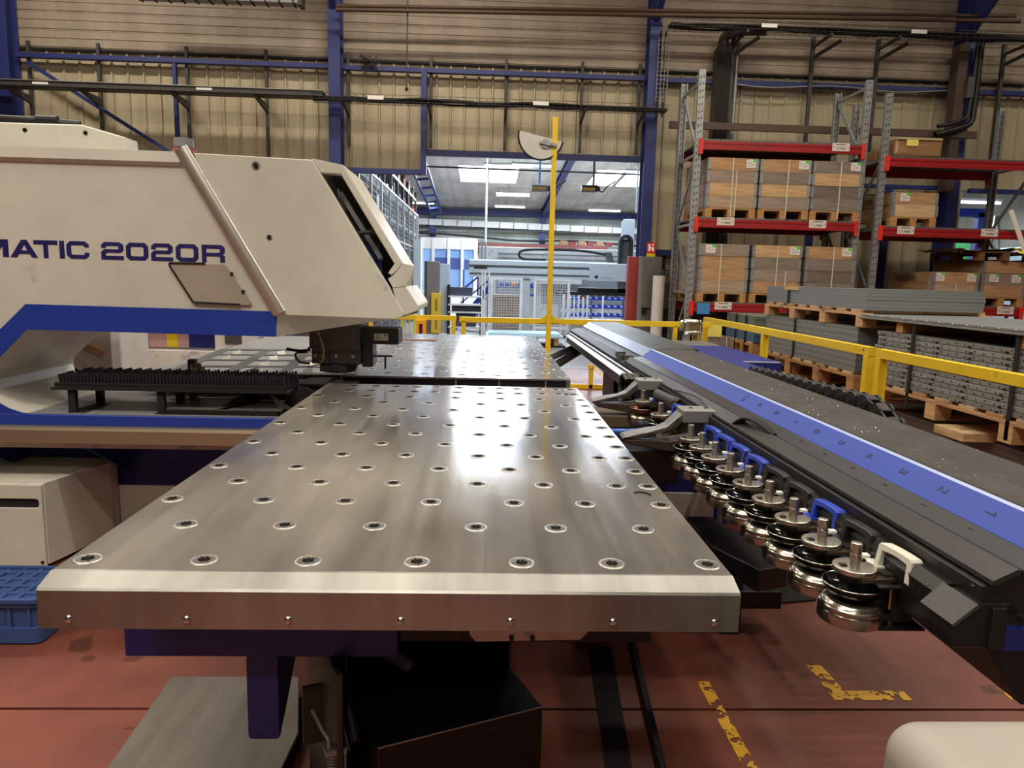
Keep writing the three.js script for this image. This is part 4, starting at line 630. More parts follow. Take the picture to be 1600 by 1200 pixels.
function rack(label, x0, x1, hts, levels, h0, h1) {
  const t = thing('pallet_rack', label, 'rack', [0, 0, 0]); const zf = -11.2, zb = -12.25;
  rackFrame(t, x0, zf, zb, h0, h0 + 0.05); rackFrame(t, x1, zf, zb, h1, h1 + 0.05);
  for (const [y, labels] of levels) {
    for (const [z, s] of [[zf, 1], [zb, -1]]) {
      const prof = [[0, -0.13], [0.05, -0.13], [0.05, -0.075], [0.043, -0.07], [0.043, -0.045], [0.05, -0.04], [0.05, -0.02], [0.03, -0.02], [0.03, 0], [0, 0]];
      const b = mesh('beam', extX(prof.map(([a, c]) => [z + (s > 0 ? a : -a - 0.02), y + c]), x0 + 0.05, x1 - 0.05), M.red, t);
      for (const xx of [x0 + 0.035, x1 - 0.035]) mesh('beam_connector', rb(xx - 0.025, xx + 0.025, y - 0.2, y + 0.03, z + (s > 0 ? 0.0 : -0.075), z + (s > 0 ? 0.06 : -0.01), 0.003, 1), M.redBright, b);
      if (s > 0) for (const [lx, txt, c] of labels) {
        if (c) { mesh('blue_card', bx(lx - 0.1, lx + 0.1, y - 0.17, y + 0.0, z + 0.052, z + 0.056), std(0x3f86c8, 0.6), b); continue; }
        mesh('location_plate', plate(0.27, 0.118, 0.003).translate(lx, y - 0.035, z + 0.054), LM[txt] || (LM[txt] = labelMat(txt)), b);
      }
    }
    const n = Math.round((x1 - x0) / 0.3), w = (x1 - x0 - 0.1) / n; const dg = clean(bx(0.003, w - 0.003, 0, 0.025, zb - 0.02, zf + 0.03));
    for (let i = 0; i < n; i++) share('deck_panel', dg, M.deck || (M.deck = std(0x8d8a84, 0.5, 0.5, { map: M.zinc.map })), t, x0 + 0.05 + i * w, y, 0);
  }
  return t;
}
rack('loaded galvanised pallet rack with red beams, six strapped crates on its shelves', 3.2, 5.77, null, [[3.63, [[5.38, '1 3100']]], [2.475, [[3.68, '1 2400'], [5.12, '1 1600']]], [1.185, [[3.42, '', 1], [3.73, '1 3400']]]], 4.66, 4.6);
rack('half-empty galvanised pallet rack with red beams, right of the loaded one', 6.1, 8.57, null, [[3.47, []], [2.42, [[6.52, '1 1600'], [7.86, '1 1600']]], [1.22, [[7.62, '1 1600'], [8.27, '1 1600']]]], 4.42, 4.42);

// ---------------------------------------------------------------- wooden pallets and collar crates
function palletParts(p, w, d, wood) {                       // 144 mm pallet, base at 0, front at z = 0, centred in x
  const n = 5, bw = Math.min(0.145, w / n * 0.82);
  const top = clean(rb(-w / 2, w / 2, 0.122, 0.144, -0.05, 0.05, 0.002, 1));
  for (let i = 0; i < Math.round(d / 0.14); i++) share('deck_board', top, wood, p, 0, 0, -0.05 - i * (d - 0.1) / (Math.round(d / 0.14) - 1));
  const str = clean(bx(-0.05, 0.05, 0.1, 0.122, -d, 0)), blk = clean(rb(-0.05, 0.05, 0.022, 0.1, -0.07, 0.07, 0.002, 1)), run = clean(bx(-0.05, 0.05, 0, 0.022, -d, 0));
  for (const x of [-w / 2 + 0.05, 0, w / 2 - 0.05]) { share('stringer', str, wood, p, x); share('bottom_runner', run, wood, p, x); for (const z of [-0.07, -d / 2, -d + 0.07]) share('block', blk, wood, p, x, 0, z); }
}
const collarBoard = {};
const hingeGeo = (() => { const g = [bx(-0.045, 0.0, 0.012, 0.178, 0, 0.005), bx(-0.004, 0, 0.012, 0.178, -0.06, 0.004)]; for (let i = 0; i < 5; i++) g.push(cy(0.007, 0.02, 0, 0.02 + i * 0.032, 0.003, 8)); return clean(mg(g)); })();
const hingeGeoL = (() => { const g = [bx(0.045, 0.0, 0.012, 0.178, 0, 0.005), bx(0.004, 0, 0.012, 0.178, -0.06, 0.004)]; for (let i = 0; i < 5; i++) g.push(cy(0.007, 0.02, 0, 0.02 + i * 0.032, 0.003, 8)); return clean(mg(g)); })();
const sheetMat = canvasMat(96, 72, (g, w, h) => { g.fillStyle = '#e9e2da'; g.fillRect(0, 0, w, h); g.fillStyle = '#8f8780'; for (let i = 0; i < 5; i++) g.fillRect(8, 10 + i * 12, 30 + (i * 29) % 44, 4); g.fillStyle = '#6a5fa8'; g.fillRect(52, 40, 30, 4); });
function crate(label, group, [x, y, z], turn, w, d, boards, labels, straps, side) {
  const t = thing('collar_crate', label, 'crate', [x, y, z], turn, group);
  const p = new THREE.Group(); p.name = 'pallet'; t.add(p); palletParts(p, w, d, boards.pale ? M.palletPale : M.palletWood);
  const n = boards.length; const key = w.toFixed(2) + d.toFixed(2);
  const G = collarBoard[key] || (collarBoard[key] = { f: clean(rb(-w / 2 + 0.012, w / 2 - 0.012, 0.003, 0.187, -0.02, 0, 0.003, 1)), s: clean(rb(-0.02, 0, 0.003, 0.187, -d, 0, 0.003, 1)) });
  const r = rng(Math.round(x * 131 + y * 17));
  for (let i = 0; i < n; i++) {
    const yy = 0.144 + (n - 1 - i) * 0.186, m = M.woods[boards[i]], m2 = M.woods[side === undefined ? [2, 5, 3, 1][Math.floor(r() * 4)] : side], j = (r() - 0.5) * 0.014;
    const c = new THREE.Group(); c.name = 'collar'; c.position.set(j, yy, (r() - 0.5) * 0.01); t.add(c);
    share('board', G.f, m, c); share('board', G.f, m, c, 0, 0, -d + 0.02); share('board', G.s, m2, c, -w / 2 + 0.02); share('board', G.s, m2, c, w / 2);
    share('hinge', hingeGeo, M.zinc, c, w / 2 + 0.002, 0, 0.002); share('hinge', hingeGeoL, M.zinc, c, -w / 2 - 0.002, 0, 0.002);
    share('hinge', hingeGeoL, M.zinc, c, -w / 2 - 0.002, 0, -d + 0.07);
  }
  for (const [u, v] of labels) { const s = mesh('label_sheet', plate(0.15, 0.12, 0.002).translate(u, 0.144 + n * 0.186 - 0.075 + (v || 0), 0.002), sheetMat, t); mesh('green_mark', bx(u + 0.02, u + 0.075, 0.144 + n * 0.186 - 0.05 + (v || 0), 0.144 + n * 0.186 - 0.01 + (v || 0), 0.004, 0.006), M.green, s); }
  for (const [u, a, b] of straps) mesh('strap', [bx(u - 0.007, u + 0.007, a, b, 0.002, 0.006)], M.strap || (M.strap = std(0xcfd2b8, 0.5)), t);
  return t;
}
const Zc = -11.17;
crate('strapped crate at the left end of the middle shelf, with two straps', 'strapped crates on the loaded rack', [3.75, 2.5, Zc], 0.02, 0.78, 1.12, [1, 2, 0, 4], [[0.28]], [[0.0, 0.02, 0.89], [0.06, 0.02, 0.7]], 2);
crate('strapped crate in the middle of the middle shelf, its side showing gaps between collars', 'strapped crates on the loaded rack', [4.57, 2.5, Zc], -0.03, 0.78, 1.12, [1, 3, 0, 2], [[0.27]], [[0.04, 0.02, 0.89]], 1);
crate('strapped crate at the right end of the middle shelf, mostly grey weathered boards', 'strapped crates on the loaded rack', [5.38, 2.5, Zc], 0.0, 0.78, 1.12, [3, 0, 5, 3], [[0.27]], [[0.05, 0.02, 0.89]], 3);
crate('strapped crate at the left end of the bottom shelf, label sheet on its left', 'strapped crates on the loaded rack', [3.70, 1.21, Zc], 0.02, 0.78, 1.12, [2, 1, 1, 4], [[-0.22]], [[-0.05, 0.02, 0.89]], 2);
crate('strapped crate in the middle of the bottom shelf with a pale top board', 'strapped crates on the loaded rack', [4.53, 1.21, Zc], 0.0, 0.78, 1.12, [0, 3, 2, 1], [[0.28]], [[0.01, 0.2, 0.89], [0.16, 0.14, 0.5]], 5);
crate('strapped crate at the right end of the bottom shelf behind the sheet stack, grey below', 'strapped crates on the loaded rack', [5.38, 1.21, Zc], -0.02, 0.78, 1.12, [1, 3, 5, 3], [[0.25]], [[0.05, 0.02, 0.89]], 1);
const c7 = crate('two-collar brown crate alone on the middle shelf of the half-empty rack', 'crates on the half-empty rack', [6.64, 2.445, Zc], 0.0, 0.72, 1.3, [1, 6], [[-0.17]], [], 1);
const c8 = crate('lettered brown crate on the bottom shelf behind the sheet stack, two label sheets', 'crates on the half-empty rack', [7.42, 1.245, Zc], 0.0, 0.74, 1.3, [1, 4], [[-0.26], [0.26]], [[0.02, 0.144, 0.33]], 1);
const c9 = crate('three-collar crate on the bottom shelf carrying an upside-down pallet with paper', 'crates on the half-empty rack', [8.2, 1.245, Zc], 0.0, 0.72, 1.3, [1, 2, 1], [[-0.16, -0.186], [0.2, -0.186]], [], 1);
const adecam = canvasMat(256, 64, (g, w, h) => { g.fillStyle = '#8a6a48'; g.fillRect(0, 0, w, h); g.fillStyle = '#33241a'; g.font = 'bold 50px sans-serif'; g.textAlign = 'center'; g.fillText('ADECAM', 128, 50); });
mesh('stencilled_board', plate(0.62, 0.13, 0.002).rotateY(-Math.PI / 2).translate(-0.373, 0.42, -0.75), adecam, c8);
mesh('stencilled_board', plate(0.62, 0.13, 0.002).rotateY(-Math.PI / 2).translate(-0.363, 0.42, -0.85), adecam, c7);
{ // pallet, paper and tape on the three-collar crate
  const t = thing('wooden_pallet', 'dark wooden pallet lying on top of the three-collar crate', 'pallet', [8.15, 1.955, -11.1]); palletParts(t, 0.9, 1.25, M.brownWood);
  const p = thing('paper_sheet', 'creased sheet of brown paper on top of the stacked pallet', 'paper', [8.0, 2.1, -11.1]); const g = new THREE.PlaneGeometry(1.25, 1.2, 14, 12).rotateX(-Math.PI / 2); const q = g.attributes.position, r = rng(9); for (let i = 0; i < q.count; i++) q.setY(i, 0.015 + 0.035 * r() + 0.02 * Math.sin(q.getX(i) * 5)); g.computeVertexNormals(); mesh('sheet', g.translate(0, 0, -0.55), std(0xa89a86, 0.6), p);
  tag(mesh('yellow_slip', tr(bx(-0.16, 0.16, 0, 0.004, -0.1, 0.1), 8.4, 2.1, -11.06, 0.5, 0, -0.15), M.yellowPaper), 'yellow paper slip hanging from the stacked pallet', 'paper');
  tag(mesh('white_batten', bar([8.05, 2.72, -11.0], [8.42, 1.98, -11.0], 0.07, 0.015), std(0xf2efdf, 0.5)), 'leaning white batten in front of the half-empty rack', 'batten');
  const k = thing('wrapped_parcel', 'brown parcel in clear film with a yellow slip on the top shelf', 'parcel', [6.62, 3.495, -11.45]);
  mesh('body', (() => { const g = new RoundedBoxGeometry(0.74, 0.26, 0.5, 4, 0.05), p = g.attributes.position, r = rng(4); for (let i = 0; i < p.count; i++) { const w = Math.sin(p.getX(i) * 23) * Math.cos(p.getY(i) * 31 + p.getZ(i) * 17); p.setXYZ(i, p.getX(i) * (1 + 0.03 * w), p.getY(i) + 0.012 * w, p.getZ(i) * (1 + 0.04 * w)); } g.computeVertexNormals(); return g.translate(0, 0.13, 0); })(), std(0x9a7550, 0.3), k);
  mesh('lid_sheet', rb(-0.34, 0.36, 0.25, 0.28, -0.2, 0.27, 0.01, 1), std(0xb9a27c, 0.6), k); mesh('yellow_slip', bx(-0.2, -0.02, 0.16, 0.26, 0.262, 0.268), M.yellowPaper, k);
  const k2 = thing('wrapped_parcel', 'rumpled brown parcel on the top shelf behind the rack upright', 'parcel', [5.95, 3.66, -11.8]); mesh('body', new RoundedBoxGeometry(0.5, 0.2, 0.5, 3, 0.05).translate(0, 0.1, 0), std(0x7c5a3c, 0.5), k2); k2.position.set(6.5, 3.495, -12.0);
  const g2 = thing('green_ball_cover', 'dark green domed cover under the bottom shelf crate', 'cover', [8.0, 0.02, -11.6]); mesh('dome', new THREE.SphereGeometry(0.34, 24, 12, 0, 6.283, 0, 1.57).scale(1, 3.2, 1), std(0x34463e, 0.6), g2);
}
// ================================================================ SHEET STACKS BEYOND THE BARRIER
function layers(t, name, n, x0, x1, y0, y1, z0, z1, mats, jit, seed, rad = 0.002) { const h = (y1 - y0) / n, r = rng(seed); const g = clean(rb(x0, x1, 0.0002, h - 0.0002, z0, z1, Math.min(rad, h * 0.04), 1)); for (let i = 0; i < n; i++) share(name, g, mats[i % mats.length], t, (r() - 0.5) * jit, y0 + i * h, (r() - 0.5) * jit * 2); }
function bigPallet(t, x0, x1, y0, y1, z0, z1, wood) {       // long pallet: deck boards across, blocks along the edge
  const p = new THREE.Group(); p.name = 'pallet'; t.add(p); const hd = 0.028;
  mesh('edge_board', rb(x0, x0 + 0.1, y1 - 2 * hd, y1 - hd, z0, z1, 0.003, 1), wood, p); mesh('edge_board', rb(x1 - 0.1, x1, y1 - 2 * hd, y1 - hd, z0, z1, 0.003, 1), wood, p);
  const n = Math.round((z1 - z0) / 0.3); for (let i = 0; i < n; i++) { const z = z0 + (i + 0.5) * (z1 - z0) / n; mesh('deck_board', rb(x0, x1, y1 - hd, y1, z - 0.09, z + 0.09, 0.003, 1), M.woods[[0, 6, 1][i % 3]], p); }
  for (let i = 0; i < 4; i++) { const z = z0 + 0.07 + i * (z1 - z0 - 0.14) / 3; for (const x of [x0 + 0.07, (x0 + x1) / 2, x1 - 0.07]) mesh('block', rb(x - 0.07, x + 0.07, y0 + 0.02, y1 - 2 * hd, z - 0.07, z + 0.07, 0.003, 1), wood, p); mesh('bottom_board', rb(x0, x1, y0, y0 + 0.02, z - 0.07, z + 0.07, 0.003, 1), wood, p); }
}
const sheetA = std(0x8d9291, 0.38, 0.45), sheetB = std(0x979c9b, 0.36, 0.45), sheetC = std(0x838887, 0.38, 0.45);
{
  const t = thing('sheet_stack', 'strapped stack of plain grey sheets on a pallet right behind the yellow barrier', 'sheet stack', [0, 0, 0]);
  layers(t, 'sheet', 22, 3.72, 4.95, 0.645, 1.10, -9.35, -7.0, [sheetA, sheetB, sheetC], 0.002, 1); bigPallet(t, 3.7, 4.97, 0.43, 0.645, -9.4, -6.97, M.palletWood);
  for (const z of [-8.45]) mesh('strap', [bx(3.705, 3.712, 0.45, 1.105, z - 0.018, z + 0.018), bx(3.705, 4.96, 1.102, 1.106, z - 0.018, z + 0.018)], M.blackMatt, t);
  const u = thing('sheet_stack', 'upper stack of grey sheets on its own pallet, topmost beside the rack', 'sheet stack', [0, 0, 0]);
  layers(u, 'sheet', 12, 3.72, 4.9, 1.275, 1.48, -9.4, -6.9, [sheetB, sheetA], 0.002, 2); bigPallet(u, 3.7, 4.97, 1.105, 1.275, -9.4, -6.9, M.palletPale);
  mesh('strap', bx(3.705, 3.712, 1.15, 1.482, -8.72, -8.68), M.blackMatt, u); mesh('edge_guard', bx(3.70, 3.78, 1.44, 1.486, -8.8, -8.45), std(0xc9a676, 0.8), u);
  const v = thing('panel_stack', 'stack of perforated grey panels on a pallet behind the nearer yellow barrier', 'panel stack', [0, 0, 0]);
  const n = 11, h = (1.10 - 0.62) / n, r = rng(3);
  const pan = clean(mg([ext([[0, 0.003], [0.003, 0.0], [1.22, 0.0], [1.23, 0.004], [1.23, h - 0.004], [0.004, h - 0.004], [0.0, h - 0.007]], -6.6, -3.9)]));
  const dot = clean(mg((() => { const g = []; for (let i = 0; i < 26; i++) { const z = -6.55 + i * 0.1; g.push(cy(0.006, 0.003, 0, 0, 0, 6).rotateZ(Math.PI / 2).translate(-0.003, h * (0.32 + 0.22 * (i % 2)), z)); if (i % 4 === 0) g.push(bx(-0.007, 0.002, h * 0.05, h * 0.35, z + 0.04, z + 0.07)); } return g; })()));
  for (let i = 0; i < n; i++) { const dz = -0.1 * r(), q = share('perforated_panel', pan, [M.panelA || (M.panelA = std(0x8f9391, 0.42, 0.4)), M.panelB || (M.panelB = std(0x9da19e, 0.4, 0.4))][i % 2], v, 3.72 + 0.012 * (r() - 0.5), 0.62 + i * h, dz); const d = share('hole', dot, holeMat, q); d.userData.kind = 'stuff'; }
  bigPallet(v, 3.7, 4.97, 0.43, 0.62, -6.65, -3.9, M.palletPale);
  for (const z of [-6.05, -4.83]) mesh('strap', bx(3.70, 3.707, 0.45, 1.2, z - 0.02, z + 0.02), M.blackMatt, v);
  for (const z of [-6.3, -4.82]) mesh('spacer', rb(3.72, 4.9, 1.10, 1.195, z - 0.05, z + 0.05, 0.003, 1), M.palletWood, v);
  const w = thing('cover_panel', 'wide grey panels with punched edges lying over the perforated stack', 'panel', [0, 0, 0]);
  for (let i = 0; i < 2; i++) mesh('panel', rb(3.68, 4.95, 1.197 + i * 0.022, 1.217 + i * 0.022, -6.95 + i * 0.05, -3.9, 0.004, 1), [sheetB, sheetA][i], w);
  const gd = []; for (let i = 0; i < 16; i++) gd.push(cy(0.006, 0.004, 0, 0, 0, 6).rotateZ(Math.PI / 2).translate(3.678, 1.23, -6.7 + i * 0.17)); mesh('edge_hole', gd, M.paper, w, { kind: 'stuff' });
  const x = thing('sheet_stack', 'low brown-grey stack of thin sheets under the perforated panels', 'sheet stack', [0, 0, 0]);
  layers(x, 'sheet', 16, 3.86, 4.9, 0.03, 0.36, -9.2, -3.6, [std(0x5d544f, 0.55, 0.3), std(0x6a615b, 0.55, 0.3)], 0.008, 7);
  for (const [z, l] of [[-5.35, 'first'], [-8.6, 'second'], [-7.2, 'third']]) mesh('batten', rb(3.62, 4.9, 0.362, 0.428, z - 0.16, z + 0.2, 0.004, 1), M.woods[6], x);
  mesh('strap', bx(3.852, 3.858, 0.03, 0.365, -5.6, -5.565), M.blackMatt, x);
  const y = thing('sheet_stack', 'banded stack with green-grey, yellow and blue layers at the far end of the barrier', 'sheet stack', [0, 0, 0]);
  layers(y, 'sheet', 10, 3.72, 4.6, 0.92, 1.06, -10.9, -9.75, [std(0x7f8a80, 0.45, 0.4)], 0.004, 8); layers(y, 'sheet', 4, 3.72, 4.6, 0.84, 0.92, -10.9, -9.75, [std(0xb8a845, 0.6)], 0.004, 9); layers(y, 'sheet', 6, 3.72, 4.6, 0.70, 0.84, -10.9, -9.75, [std(0x4f6f94, 0.5, 0.2)], 0.004, 10);
  bigPallet(y, 3.7, 4.62, 0.42, 0.7, -10.92, -9.73, M.palletWood); for (const z of [-10.45, -10.05]) mesh('strap', bx(3.70, 3.708, 0.45, 1.065, z - 0.02, z + 0.02), M.black, y);
  mesh('lower_pallet', [bx(3.75, 4.6, 0, 0.42, -10.9, -9.8)], M.brownWood, y);
  const z = crate('small brown crate on the floor behind the barrier corner, a yellow slip on top', 'crates on the floor', [3.5, 0, -10.55], 0, 0.4, 0.6, [3, 2, 1], [], [[0.12, 0.02, 0.7]], 2); mesh('yellow_slip', bx(-0.2, 0.03, 0.71, 0.92, 0.01, 0.016), M.yellowPaper, z);
}
// ================================================================ YELLOW BARRIERS
{
  const Yw = M.yellow;
  const t = thing('safety_barrier', 'yellow square-tube barrier in front of the plain grey sheet stack', 'barrier', [3.2, 0, 0]);
  mesh('top_rail', rb(-0.03, 0.03, 0.935, 1.01, -10.3, -5.77, 0.004, 1), Yw, t); for (const z of [-10.28, -8.05, -5.81]) { mesh('post', rb(-0.035, 0.035, 0, 0.935, z - 0.035, z + 0.035, 0.004, 1), Yw, t); mesh('base_plate', bx(-0.09, 0.09, 0, 0.01, z - 0.09, z + 0.09), Yw, t); } mesh('bolt', cy(0.007, 0.006, 0, 0, 0, 8).rotateZ(1.57).translate(-0.033, 0.98, -5.85), M.darkMetal, t);
  const u = thing('safety_barrier', 'yellow square-tube barrier in front of the perforated panel stack', 'barrier', [3.2, 0, 0]);
  mesh('top_rail', rb(-0.03, 0.03, 0.935, 1.01, -5.67, -2.4, 0.004, 1), Yw, u); for (const z of [-5.62, -2.5]) { mesh('post', rb(-0.035, 0.035, 0, 0.935, z - 0.035, z + 0.035, 0.004, 1), Yw, u); mesh('base_plate', bx(-0.09, 0.09, 0, 0.01, z - 0.09, z + 0.09), Yw, u); }
  const v = thing('safety_barrier', 'long yellow barrier closing the opening behind the far table', 'barrier', [0, 0, -9.9]);
  mesh('top_rail', [rb(-1.6, -0.38, 0.9, 0.965, -0.03, 0.03, 0.004, 1), rb(-0.34, 3.15, 0.88, 0.955, -0.03, 0.03, 0.004, 1)], Yw, v); for (const x of [-1.55, -0.42, -0.28, 2.66, 2.94]) { mesh('post', rb(x - 0.03, x + 0.03, 0, 0.9, -0.03, 0.03, 0.004, 1), Yw, v); mesh('base_plate', bx(x - 0.08, x + 0.08, 0, 0.01, -0.08, 0.08), Yw, v); }
  const w = thing('floor_guard', 'low yellow T-shaped floor guard between the far table and the beam', 'guard', [1.5, 0, -9.85]);
  mesh('post', rb(-0.03, 0.03, 0, 0.33, -0.03, 0.03, 0.005, 1), Yw, w); mesh('collar', cy(0.045, 0.05, 0, 0.28, 0, 12), Yw, w); mesh('foot_rail', rb(-0.5, 0.27, 0.0, 0.06, -0.03, 0.03, 0.004, 1), Yw, w);
  const p = thing('mirror_post', 'tall yellow pole with gusset plates standing at the back barrier', 'post', [0.885, 0, -9.82]);
  mesh('pole', rb(-0.033, 0.033, 0, 3.6, -0.033, 0.033, 0.004, 1), Yw, p); each('gusset', [ext([[0.033, 1.02], [0.033, 0.9], [0.2, 0.9]].reverse(), -0.006, 0.006), ext([[-0.033, 1.02], [-0.033, 0.9], [-0.2, 0.9]], -0.006, 0.006)], Yw, p); mesh('base_plate', bx(-0.12, 0.12, 0, 0.012, -0.12, 0.12), Yw, p);
  const m = thing('safety_mirror', 'half-dome safety mirror with grey back clamped to the yellow pole', 'mirror', [0.70, 3.35, -9.78], 0.1);
  m.rotation.z = -0.2;
  const R = 0.3; const half = new THREE.Shape(); half.absarc(0, 0, R, Math.PI, Math.PI * 2, false); half.closePath();
  mesh('back_plate', ext(half, -0.012, 0, 0, 24), std(0xd6d4cd, 0.5, 0, { map: M.cream.map }), m); mesh('dome', new THREE.SphereGeometry(R * 0.97, 32, 12, 0, Math.PI, Math.PI / 2, Math.PI / 2).rotateY(Math.PI).scale(1, 1, 0.55).translate(0, 0, -0.014), M.chrome, m);
  mesh('rim', (() => { const g = new THREE.TorusGeometry(R, 0.012, 6, 30, Math.PI); return g.rotateZ(Math.PI); })(), M.blackMatt, m); mesh('bracket', [rb(0.0, 0.16, -0.1, -0.06, 0, 0.04, 0.004, 1), rb(0.04, 0.12, -0.14, -0.02, 0, 0.02, 0.004, 1)], M.zinc, m); mesh('pole_clamp', rb(0.13, 0.23, -0.09, -0.05, -0.05, 0.05, 0.004, 1), M.zinc, m);
  const f = thing('foil_wrapped_box', 'box wrapped in shiny silver foil on the barrier near the loaded rack', 'box', [2.86, 0.89, -9.84]);
  mesh('foil', (() => { const g = new RoundedBoxGeometry(0.28, 0.2, 0.2, 5, 0.05), q = g.attributes.position, r = rng(12), memo = {}; for (let i = 0; i < q.count; i++) { const k = [q.getX(i), q.getY(i), q.getZ(i)].map(v => v.toFixed(3)).join(); const e = memo[k] || (memo[k] = [r() - 0.5, r() - 0.5, r() - 0.5]); q.setXYZ(i, q.getX(i) + 0.02 * e[0], q.getY(i) + 0.02 * e[1], q.getZ(i) + 0.02 * e[2]); } const h = g.toNonIndexed(); h.computeVertexNormals(); return h; })(), M.chrome, f);
  mesh('strap_tail', bar([-0.14, -0.05, 0.08], [-0.24, -0.45, 0.08], 0.06, 0.006), M.blackMatt, f);
  const s = thing('post_sensor', 'yellow sensor box with a dark slot under the back barrier rail', 'sensor', [-0.86, 0, -9.86]); mesh('post', rb(-0.02, 0.02, 0, 0.64, -0.02, 0.02, 0.003, 1), Yw, s); mesh('box', rb(-0.07, 0.07, 0.62, 0.9, -0.04, 0.04, 0.006, 1), M.orangeY || (M.orangeY = std(0xf0a81c, 0.45)), s); mesh('slot', bx(-0.025, 0.025, 0.7, 0.85, 0.04, 0.043), std(0x4a1c14, 0.4), s);
}
// ================================================================ BEHIND THE BEAM: drive boxes and drag chain
{
  const b = thing('drive_cover', 'blue box cover behind the beam, the farther of the two', 'cover', [0, 0, 0]); mesh('body', rb(1.4, 2.255, 0.55, 0.92, -6.6, -5.3, 0.008, 2), M.blue, b);
  const c = thing('drive_cover', 'blue box cover behind the beam, the nearer one next to the drag chain', 'cover', [0, 0, 0]); mesh('body', rb(1.3, 1.875, 0.55, 0.948, -5.1, -4.2, 0.008, 2), M.blue, c);
  for (const [o, x0, x1, y, z] of [[b, 1.42, 2.24, 0.92, -5.3], [c, 1.32, 1.86, 0.948, -4.2]]) mesh('edge_highlight', bx(x0, x1, y - 0.006, y + 0.002, z - 0.012, z + 0.002), std(0xc2c8de, 0.4), o);  // pale bars stand in for the highlight on the front top edges
  mesh('stand', bx(1.5, 2.1, 0, 0.55, -6.4, -5.5), M.blue, b); mesh('stand', bx(1.4, 1.8, 0, 0.55, -5.0, -4.3), M.blue, c);
  const t = thing('drag_chain', 'black plastic drag chain with round link joints curling down behind the beam', 'drag chain', [0, 0, 0]);
  const pts = []; for (let i = 0; i < 14; i++) pts.push([0.965 + 0.003 * i, -4.27 + i * 0.1]); let z = pts[13][1], y = pts[13][0], a = 0; for (let i = 0; i < 6; i++) { a += 0.22; z += 0.098 * Math.cos(a); y -= 0.098 * Math.sin(a); pts.push([y, z]); }
  const link = clean(mg([-0.03, 0.02].map(x => ext([[-0.06, -0.026], [0.06, -0.026], [0.06, 0.03], [-0.06, 0.03]], x, x + 0.012, 0.003).rotateY(-Math.PI / 2).translate(0, 0, 0)).concat([bx(-0.07, 0.07, 0.022, 0.03, -0.03, 0.03), bx(-0.07, 0.07, -0.03, -0.022, -0.03, 0.03)])));
  const side = clean(mg([cy(0.04, 0.012, 0, 0.022, 0, 22).rotateZ(Math.PI / 2), cy(0.04, 0.012, 0, -0.034, 0, 22).rotateZ(Math.PI / 2), cy(0.03, 0.004, 0, 0.034, 0, 18).rotateZ(Math.PI / 2), cy(0.009, 0.006, 0, 0.038, 0, 8).rotateZ(Math.PI / 2), rb(-0.022, 0.022, -0.034, 0.034, -0.03, 0.03, 0.006, 1)]));
  for (let i = 0; i + 1 < pts.length; i++) { const [y0, z0] = pts[i], [y1, z1] = pts[i + 1]; const l = share('chain_link', side, M.chainM || (M.chainM = std(0x1b1a19, 0.6)), t, 1.66, y0, z0, -Math.atan2(y1 - y0, z1 - z0)); mesh('link_plate', [-0.03, 0.02].map(x => bx(x, x + 0.01, -0.028, 0.028, 0.01, 0.09)), M.chainM, l); }
  mesh('chain_tray', bx(1.5, 1.8, 0.905, 0.92, -4.2, -3.0), M.zincDark, t); each('tray_leg', [bx(1.6, 1.66, 0, 0.905, -4.1, -4.04), bx(1.6, 1.66, 0, 0.905, -3.9, -3.84)], M.zincDark, t);
}
